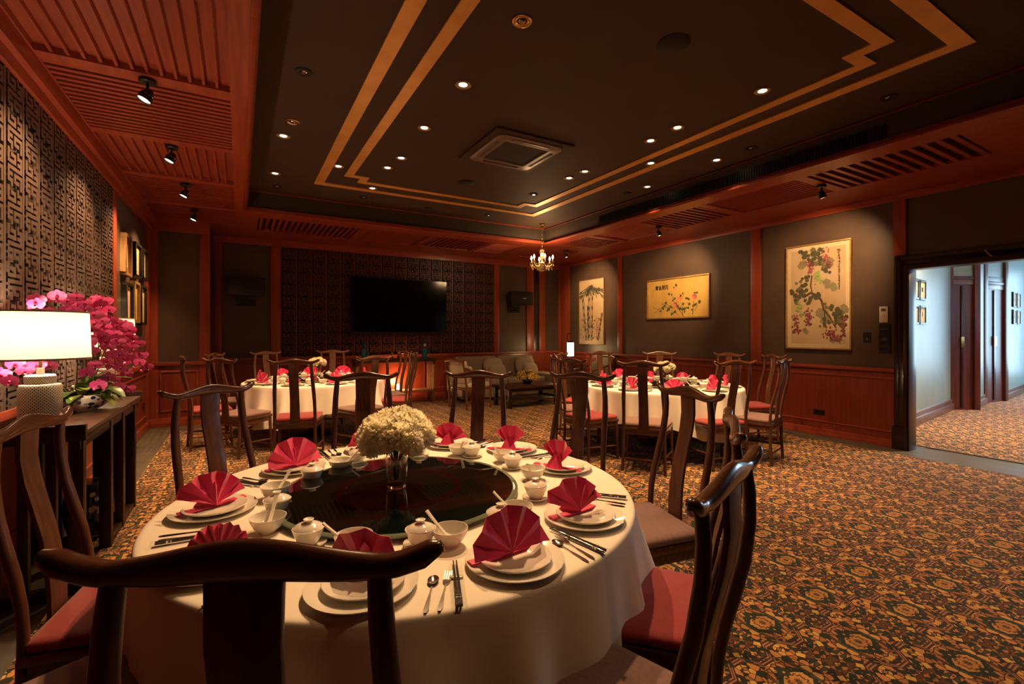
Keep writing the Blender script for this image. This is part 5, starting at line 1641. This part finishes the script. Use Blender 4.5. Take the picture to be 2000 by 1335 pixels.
# ================================================================ left console with lamps and orchids
CXa, CXb, CYa, CYb, CZ = -1.165, -0.735, 3.41, 5.13, 0.91
cn = thing('console_table', 'long dark slatted-leg console table along the left wall', 'console table', (0, 0, 0))
MB().box(CXa, CXb, CYa, CYb, CZ - 0.038, CZ).build('tabletop', M['console'], cn, bevel=0.004)
for y0, y1 in ((CYa - .01, CYa + .03), (CYb - .03, CYb + .01)):
    MB().box(CXa, CXb + .005, y0, y1, CZ - 0.05, CZ + 0.04).build('end_flange', M['console_leg'], cn, bevel=0.005)
for y in (3.47, 4.12, 4.50, 4.95):
    for x in (CXb - .045, CXa + .045):
        MB().box(x - .032, x + .032, y - .032, y + .032, 0.0, CZ - .038).build('leg', M['console_leg'], cn, bevel=0.004)
for x in (CXa + .17, CXa + .28):
    for y in (3.47, 4.95):
        MB().box(x - .022, x + .022, y - .022, y + .022, 0.06, CZ - .038).build('end_slat', M['console_leg'], cn, bevel=0.003)
MB().box(CXb - .07, CXb - .02, 4.09, 4.98, 0.0, 0.05).build('floor_rail', M['console_leg'], cn, bevel=0.004)
MB().box(CXa + .02, CXb - .02, 3.44, 3.50, 0.0, 0.06).build('floor_rail', M['console_leg'], cn, bevel=0.004)
MB().box(CXb - .07, CXb - .02, CYa, CYb, CZ - .10, CZ - .038).build('apron', M['console_leg'], cn, bevel=0.004)


def table_lamp(x, y, label, watts):
    t = thing('table_lamp', label, 'lamp', (x, y, CZ), 0, 'white lattice lamps on the console table')
    MB().lathe([(0, 0), (0.088, 0), (0.092, 0.01), (0.092, 0.235), (0.086, 0.252), (0.066, 0.258), (0.062, 0.262), (0, 0.262)], 40).build('base', M['lattice'], t)
    MB().lathe([(0.064, 0.262), (0.066, 0.268), (0.066, 0.30), (0.058, 0.308), (0, 0.308)], 36).build('neck', M['lattice'], t)
    MB().lathe([(0.017, 0.306), (0.017, 0.345), (0, 0.345)], 16).build('stem', M['plastic_w'], t)
    mb = MB().lathe([(0.215, 0.395), (0.205, 0.66)], 64)
    mb.build('lamp_shade', M['shade'], t, ang=60)
    MB().lathe([(0.213, 0.392), (0.2165, 0.392), (0.2165, 0.402), (0.213, 0.402), (0.213, 0.392)], 64).build('shade_trim', M['paper_w'], t)
    MB().lathe([(0.203, 0.653), (0.2065, 0.653), (0.2065, 0.662), (0.203, 0.662), (0.203, 0.653)], 64).build('shade_trim', M['paper_w'], t)
    MB().lathe([(0, 0.47), (0.022, 0.49), (0.028, 0.52), (0.018, 0.55), (0, 0.56)], 16).build('bulb', M['bulb'], t)
    MB().tube([(0, 0, 0.34), (0, 0, 0.475)], 0.008, 8).build('lamp_holder', M['brass'], t)
    point((x, y, CZ + 0.53), watts, (1.0, 0.70, 0.42), 0.05)


table_lamp(-0.965, 3.60, 'white lattice table lamp with a lit drum shade at the left edge, nearest the camera', 46)
table_lamp(-0.965, 4.97, 'white lattice table lamp with a lit shade behind the orchids', 40)

# orchid bowl
OX, OY = -0.955, 4.33
pl = thing('orchid_bowl', 'shallow blue and white china bowl holding the orchids on the console', 'bowl', (OX, OY, CZ))
MB().lathe([(0, 0.0), (0.085, 0.0), (0.09, 0.01), (0.125, 0.03), (0.165, 0.07), (0.172, 0.10), (0.160, 0.118), (0.150, 0.118), (0.158, 0.098), (0.150, 0.07), (0.10, 0.03), (0, 0.02)], 48).build('body', M['bluewhite'], pl)
MB().lathe([(0, 0.10), (0.12, 0.095), (0.152, 0.088)], 24).build('bark', M['soil'], pl)
random.seed(21)


def leaf_mb(mb, base, d, L_, w, droop, mi=0, fold=0.25):
    d = Vector(d).normalized()
    side = d.cross(Vector((0, 0, 1))).normalized()
    up = side.cross(d).normalized()
    def fn(a, b):
        s = (b - .5) * 2
        wid = w * math.sin(PI * min(1, a * .93 + .04)) ** .6
        p = Vector(base) + d * (L_ * a) + up * (0.25 * L_ * math.sin(a * PI * .6) - droop * a * a * L_) + side * (s * wid) + up * (abs(s) * wid * fold)
        return p
    mb.grid(fn, 8, 4, mi)


def single_leaf(base, d, L_, w, droop, mat, par, name='leaf'):
    mb = MB()
    leaf_mb(mb, base, d, L_, w, droop)
    return mb.build(name, mat, par, ang=80, solid=0.0015)


def orchid_flower_mesh():
    mb = MB()
    def petal(a, L_, w, y, mi=0, cup=.25):
        ca, sa = math.cos(a), math.sin(a)
        def fn(u, v):
            s = (v - .5) * 2
            wid = w * math.sin(PI * min(1, u * .86 + .10)) ** .55
            x, z = u * L_, s * wid
            return (x * ca - z * sa, y - cup * L_ * u * u * .5 + .12 * abs(s) * wid, x * sa + z * ca)
        mb.grid(fn, 5, 4, mi)
    for k, (a, L_, w) in enumerate([(PI / 2, .034, .013), (PI * 1.22, .034, .013), (PI * 1.78, .034, .013)]):
        petal(a, L_, w, 0.002)
    petal(0.12, .038, .022, -.003)
    petal(PI - .12, .038, .022, -.003)
    mb.pillow(0, -.009, -.002, .006, .009, .007, .9, 5, None, 1)
    mb.grid(lambda u, v: ((v - .5) * .016 * (1 - u * .4), -.006 - .016 * u, -.004 - .012 * u + .004 * abs(v - .5)), 4, 4, 1)
    return mb.mesh('flower', [M['orchid'], M['orchid_c']], ang=70)


me_of = orchid_flower_mesh()
me_bud = MB().pillow(0, 0, 0, .010, .010, .013, 1, 6).mesh('bud', M['orchid'])
OP = thing('orchid_plant', 'large potted orchid with arching sprays of magenta flowers on the console', 'orchid', (OX, OY, CZ + 0.10))
cam_dir = Vector((-OX, -OY, 0.35)).normalized()
SPR = [  # stem base offset, apex, end, number of flowers (offsets from the bowl centre, room axes)
    ((0.02, 0.02), (0.04, 0.02, 0.58), (-0.12, -0.50, 0.62), 9), ((0.03, -0.02), (0.10, -0.06, 0.50), (-0.04, -0.34, 0.56), 8),
    ((0.00, 0.05), (0.04, 0.18, 0.62), (0.03, 0.52, 0.60), 8), ((0.05, 0.0), (0.14, 0.08, 0.44), (0.20, 0.13, 0.02), 12), ((0.03, 0.04), (0.12, 0.28, 0.50), (0.26, 0.52, 0.16), 14),
    ((0.04, -0.03), (0.16, -0.06, 0.42), (0.20, -0.08, 0.06), 11), ((0.0, 0.0), (0.10, 0.14, 0.52), (0.24, 0.30, 0.20), 11), ((-0.02, 0.0), (0.03, -0.14, 0.40), (0.12, -0.24, 0.10), 9),
    ((0.01, 0.02), (0.02, 0.05, 0.50), (0.06, 0.36, 0.34), 9), ((-0.05, -0.05), (-0.12, -0.40, 0.25), (-0.165, -0.80, 0.12), 7), ((0.04, 0.03), (0.12, 0.30, 0.42), (0.14, 0.60, 0.22), 9)]
for (b, ap, en, nf) in SPR:
    p0, p1, p2 = Vector((b[0], b[1], -0.01)), Vector(ap), Vector(en)
    ctrl = p1 * 2 - (p0 + p2) / 2
    pts = []
    for i in range(15):
        f = i / 14
        pts.append(p0 * (1 - f) ** 2 + ctrl * 2 * f * (1 - f) + p2 * f * f)
    MB().tube(pts, [0.0036 - 0.0018 * i / 14 for i in range(15)], 6).build('spray_stem', M['stem'], OP)
    nf = int(nf * 1.25)
    for i in range(nf):
        f = 0.42 + 0.58 * i / (nf - 1)
        p = p0 * (1 - f) ** 2 + ctrl * 2 * f * (1 - f) + p2 * f * f
        side = Vector((cam_dir.y, -cam_dir.x, 0)).normalized() * (0.030 if i % 2 else -0.030)
        p = p + side + cam_dir * 0.02 + Vector((random.uniform(-.012, .012), random.uniform(-.012, .012), random.uniform(-.015, .012)))
        d = (cam_dir + Vector((random.uniform(-.45, .45), random.uniform(-.35, .35), random.uniform(-.5, .1)))).normalized()
        q = (-d).to_track_quat('Y', 'Z').to_euler()
        s = random.uniform(1.02, 1.30)
        link_mesh('flower', me_of, OP, p, q, (s, s, s))
    link_mesh('bud', me_bud, OP, p2 + Vector((0, 0, -.03)))
for i in range(54):
    a = i * 2.4
    r0 = 0.03 + 0.09 * (i % 5) / 5
    mat = M['leaf'] if i % 3 == 0 else (M['leaf_var'] if i % 3 == 1 else M['leaf_lime'])
    L_ = random.uniform(.15, .24) if i % 3 == 0 else random.uniform(.08, .13)
    if math.cos(a) < .1: L_ *= .36
    single_leaf((math.cos(a) * r0, math.sin(a) * r0, random.uniform(0, .05)), (math.cos(a), math.sin(a), random.uniform(.1, 1.3)), L_, L_ * (.22 if i % 3 == 0 else .36), random.uniform(.3, .7), mat, OP)
for i in range(18):
    a = math.atan2(-OY, -OX) + random.uniform(-1.7, 1.7)
    mat = random.choice((M['leaf_var'], M['leaf_lime'], M['leaf_var'], M['leaf']))
    single_leaf((math.cos(a) * .12, math.sin(a) * .12, -0.01 + random.uniform(0, .04)), (math.cos(a), math.sin(a), random.uniform(-.1, .5)), random.uniform(.08, .13), random.uniform(.03, .045), random.uniform(.5, 1.1), mat, OP)
# garden stool under the console
gs = thing('garden_stool', 'dark blue floral china garden stool under the console table', 'stool', (-0.93, 4.42, 0.0))
MB().lathe([(0, 0), (0.10, 0), (0.11, 0.02), (0.135, 0.12), (0.145, 0.20), (0.135, 0.29), (0.11, 0.37), (0.10, 0.39), (0, 0.395)], 36).build('body', M['stool'], gs)
MB().lathe([(0.101, 0.012), (0.118, 0.02), (0.116, 0.035), (0.11, 0.03)], 36).build('foot_band', M['frame_g'], gs)

# ================================================================ seating corner and back console
bc = thing('console_table', 'dark console table with slatted ends under the television', 'console table', (2.74, 9.50, 0))
MB().box(-0.82, 0.82, -0.20, 0.20, 0.86, 0.93).build('tabletop', M['console'], bc, bevel=0.005)
MB().box(-0.80, 0.80, -0.18, 0.18, 0.24, 0.28).build('shelf', M['ltwood'], bc, bevel=0.004)
for s in (-1, 1):
    for y in (-0.17, -0.06, 0.06, 0.17):
        MB().box(s * 0.78 - 0.022, s * 0.78 + 0.022, y - 0.018, y + 0.018, 0, 0.86).build('leg', M['ltwood'], bc, bevel=0.003)
    MB().box(s * 0.78 - 0.03, s * 0.78 + 0.03, -0.19, 0.19, 0.80, 0.86).build('end_rail', M['console'], bc, bevel=0.003)
lp = thing('shelf_lamp', 'small glowing lamp on the lower shelf of the console under the television', 'lamp', (2.80, 9.42, 0.282))
MB().lathe([(0, 0), (0.06, 0), (0.06, 0.015), (0.03, 0.02), (0, 0.02)], 20).build('base', M['black'], lp)
MB().lathe([(0, 0.022), (0.055, 0.025), (0.08, 0.07), (0.065, 0.12), (0, 0.135)], 24).build('globe', emis('lit_globe', (1.0, 0.72, 0.42), 9), lp)
point((2.86, 9.60, 0.40), 34, (1.0, 0.50, 0.20), 0.07)
for (x, lb, h) in ((2.12, 'turquoise glazed figurine at the left end of the console under the television', 0.36), (3.36, 'turquoise and white glazed figurine at the right end of the console under the television', 0.36)):
    t = thing('figurine', lb, 'figurine', (x, 9.46, 0.93))
    MB().lathe([(0, 0), (0.07, 0), (0.075, 0.02), (0.05, 0.05), (0.065, 0.10), (0.05, 0.17), (0.035, 0.21), (0, 0.22)], 20, sx=1.0, sy=.7).build('body', M['blueglaze'], t)
    MB().pillow(0, -0.005, 0.275, 0.034, 0.034, 0.045, .8, 8).build('head', M['china'] if x > 3 else M['blueglaze'], t)
    MB().lathe([(0.034, 0.29), (0.04, 0.30), (0.02, 0.34), (0, 0.36)], 14).build('hat', M['blueglaze'], t)
    MB().tube([(0.05, 0, 0.18), (0.08, -0.03, 0.12), (0.04, -0.06, 0.10)], 0.016, 8).build('arm', M['blueglaze'], t)
for x, lb in ((2.68, 'small dark ornament left of the pair on the back console'), (2.82, 'small dark ornament right of the pair on the back console')):
    t = MB().lathe([(0, 0), (0.03, 0), (0.035, 0.03), (0.015, 0.06), (0.025, 0.09), (0.02, 0.12), (0, 0.14)], 14).build('ornament', M['brass'])
    t.location = (x, 9.5, 0.93)
    tag(t, lb, 'ornament')

sf = thing('sofa', 'grey linen two-seat sofa with a chaise in the far right corner', 'sofa', (4.06, 9.72, 0))


def rbox(mb, x0, x1, y0, y1, z0, z1, r=0.04):
    mb.pillow((x0 + x1) / 2, (y0 + y1) / 2, (z0 + z1) / 2, (x1 - x0) / 2, (y1 - y0) / 2, (z1 - z0) / 2, 0.18, 12)
    return mb


MB().box(0.0, 2.0, -0.85, -0.02, 0.08, 0.30).box(1.98, 2.40, -1.25, -0.02, 0.08, 0.30).build('base', M['sofa'], sf, bevel=0.02)
MB().box(0.0, 2.0, -0.16, 0.0, 0.30, 0.74).build('back_frame', M['sofa'], sf, bevel=0.03)
MB().box(-0.10, 0.0, -0.85, 0.0, 0.08, 0.58).build('arm', M['sofa'], sf, bevel=0.03)
for x0 in (0.02, 1.0):
    MB().box(x0, x0 + 0.96, -0.86, -0.16, 0.30, 0.46).build('seat_cushion', M['sofa'], sf, bevel=0.035, seg=3)
    MB().box(x0, x0 + 0.96, -0.34, -0.14, 0.45, 0.93).build('back_cushion', M['sofa'], sf, bevel=0.05, seg=3)
MB().box(2.0, 2.39, -1.25, -0.16, 0.30, 0.52).build('chaise_cushion', M['sofa'], sf, bevel=0.04, seg=3)
for x, y in ((0.06, -0.8), (0.06, -0.1), (2.34, -1.18), (2.34, -0.1), (2.05, -1.18)):
    MB().box(x - .03, x + .03, y - .03, y + .03, 0, 0.08).build('leg', M['darkwood'], sf)
for (x, y, z, s, tl, rz, lb) in [(4.90, 9.28, 0.70, 0.24, 0.25, 0.1, 'beige cushion leaning on the left half of the sofa back'), (4.92, 9.14, 0.60, 0.20, 0.35, -0.1, 'lower beige cushion in front on the left half of the sofa'), (5.72, 9.28, 0.71, 0.24, 0.22, -0.15, 'beige cushion leaning on the right half of the sofa back'),
                                 (5.78, 9.12, 0.61, 0.19, 0.35, 0.1, 'lower beige cushion in front on the right half of the sofa')]:
    o = MB().pillow(0, 0, 0, s, 0.075, s * .82, 0.45, 10).build('throw_cushion', M['cushion'])
    o.location = (x, y, z)
    o.rotation_euler = (tl * -1, 0, rz)
    tag(o, lb, 'cushion', 'beige throw cushions on the sofa')

ct = thing('coffee_table', 'low dark wooden coffee table with a lower shelf in front of the sofa', 'coffee table', (4.98, 8.02, 0.010))
MB().box(-0.60, 0.60, -0.34, 0.34, 0.375, 0.415).build('tabletop', M['console'], ct, bevel=0.005)
MB().box(-0.54, 0.54, -0.28, 0.28, 0.12, 0.15).build('lower_shelf', M['console'], ct, bevel=0.004)
for y in (-0.30, 0.28):
    MB().box(-0.50, 0.50, y, y + .02, 0.31, 0.375).build('apron', M['console_leg'], ct)
for x in (-0.54, 0.54):
    for y in (-0.28, 0.28):
        MB().box(x - .035, x + .035, y - .035, y + .035, 0, 0.375).build('leg', M['console_leg'], ct, bevel=0.004)
fa = thing('flower_arrangement', 'low yellow flower arrangement on the coffee table', 'flowers', (5.08, 8.12, 0.425))
MB().lathe([(0, 0), (0.07, 0), (0.11, 0.05), (0.10, 0.07), (0, 0.06)], 20).build('dish', M['black'], fa)
me_y = carnation_mesh(9, 0.055, 30, M['yellow_fl'])
for i in range(16):
    a = i * 2.4
    r = 0.05 + 0.15 * (i / 16)
    link_mesh('bloom', me_y, fa, (math.cos(a) * r * 1.3, math.sin(a) * r, 0.18 - 0.10 * (r / .2) ** 2 + .05 * (i % 3 == 0)), (random.uniform(-.6, .6), random.uniform(-.6, .6), 0), (1.05,) * 3)
for i in range(14):
    a = i * 2.4 + 1
    single_leaf((0, 0, 0.06), (math.cos(a), math.sin(a), random.uniform(.4, 1.6)), random.uniform(.2, .3), .02, .2, M['leaf'] if i % 2 else M['leaf_lime'], fa)


def armchair(x, y, rz, label, lb2):
    t = thing('armchair', label, 'armchair', (x, y, 0.010), rz)
    MB().box(-0.30, 0.30, -0.28, 0.30, 0.36, 0.40).build('seat_frame', M['armwood'], t, bevel=0.006)
    for s in (-1, 1):
        MB().tube([(s * .30, .28, 0), (s * .30, .28, .62)], .019, 8).build('front_leg', M['armwood'], t)
        MB().tube([(s * .28, -.28, 0), (s * .28, -.28, .40), (s * .28, -.32, .66), (s * .27, -.36, .90)], .020, 8).build('rear_leg', M['armwood'], t)
        MB().tube([(s * .27, -.34, .80), (s * .29, -.20, .74), (s * .31, .05, .67), (s * .31, .34, .62)], .020, 8, flat=(1.4, .8)).build('arm', M['armwood'], t)
        MB().tube([(s * .29, -.28, .16), (s * .30, .28, .16)], .011, 6).build('stretcher', M['armwood'], t)
    MB().tube([(-.30, -.36, .905), (-.12, -.39, .93), (.12, -.39, .93), (.30, -.36, .905)], .024, 8, flat=(.8, 1.3)).build('crest_rail', M['armwood'], t)
    MB().box(-0.28, 0.28, -0.26, 0.29, 0.40, 0.50).build('seat_cushion', M['white_fab'], t, bevel=0.03, seg=3)
    o = MB().box(-0.25, 0.25, -0.05, 0.05, -0.21, 0.21).build('back_cushion', M['white_fab'], t, bevel=0.03, seg=3)
    o.location = (0, -.26, .70)
    o.rotation_euler = (0.16, 0, 0)
    c = MB().pillow(0, 0, 0, 0.20, 0.06, 0.16, 0.45, 10).build('throw_cushion', M['cushion'])
    p = Matrix.Translation((x, y, 0)) @ Matrix.Rotation(rz, 4, 'Z') @ Vector((0.02, -0.13, 0.665))
    c.location = p
    c.rotation_euler = (-0.25, 0, rz)
    tag(c, lb2, 'cushion')


armchair(3.86, 8.30, -1.35, 'wooden armchair with cream cushions seen from the side, left of the coffee table', 'patterned beige cushion on the wooden armchair left of the coffee table')
armchair(6.72, 8.02, 1.45, 'wooden armchair with cream cushions behind the lantern, by the right wall', 'beige cushion on the armchair by the right wall')
# side table with the hanging lantern
LXp, LYp = 6.80, 8.95
st = thing('side_table', 'small dark side table under the hanging lantern in the far right corner', 'side table', (LXp, LYp - 0.02, 0.010))
st.location = (6.80, 8.95, 0.0)
MB().lathe([(0, 0.60), (0.22, 0.60), (0.22, 0.63), (0, 0.63)], 28).build('top', M['console'], st)
MB().lathe([(0, 0), (0.16, 0), (0.16, 0.02), (0.03, 0.05), (0.025, 0.55), (0.08, 0.60), (0, 0.60)], 20).build('pedestal', M['console_leg'], st)

ln = thing('lantern', 'white glowing paper lantern hanging from a dark stand on the side table', 'lamp', (LXp, LYp, 0.642))
MB().box(-0.14, 0.14, -0.07, 0.07, 0, 0.02).build('base', M['darkwood'], ln, bevel=0.003)
MB().tube([(0.0, 0.12, 0.02), (0.0, 0.12, 0.78), (0.0, 0.10, 0.80), (0.0, 0.0, 0.80)], 0.011, 8).build('stand', M['darkwood'], ln)
for c in ln.children:
    if c.name.startswith('stand'):
        c.location = (0.0, 0.0, 0)
MB().tube([(0, 0, 0.80), (0, 0, 0.62)], 0.003, 5).build('hanging_cord', M['darkwood'], ln)
MB().lathe([(0, 0.62), (0.06, 0.62), (0.085, 0.60), (0.085, 0.585), (0, 0.585)], 24).build('cap', M['darkwood'], ln)
MB().lathe([(0.075, 0.585), (0.08, 0.58), (0.08, 0.26), (0.075, 0.255), (0, 0.255)], 28).build('lantern_shade', M['lantern'], ln)
MB().lathe([(0, 0.245), (0.082, 0.245), (0.082, 0.262), (0.07, 0.262)], 24).build('bottom_ring', M['darkwood'], ln)
point((LXp - 0.16, LYp - 0.02, 1.06), 12, (1.0, 0.64, 0.25), 0.08)
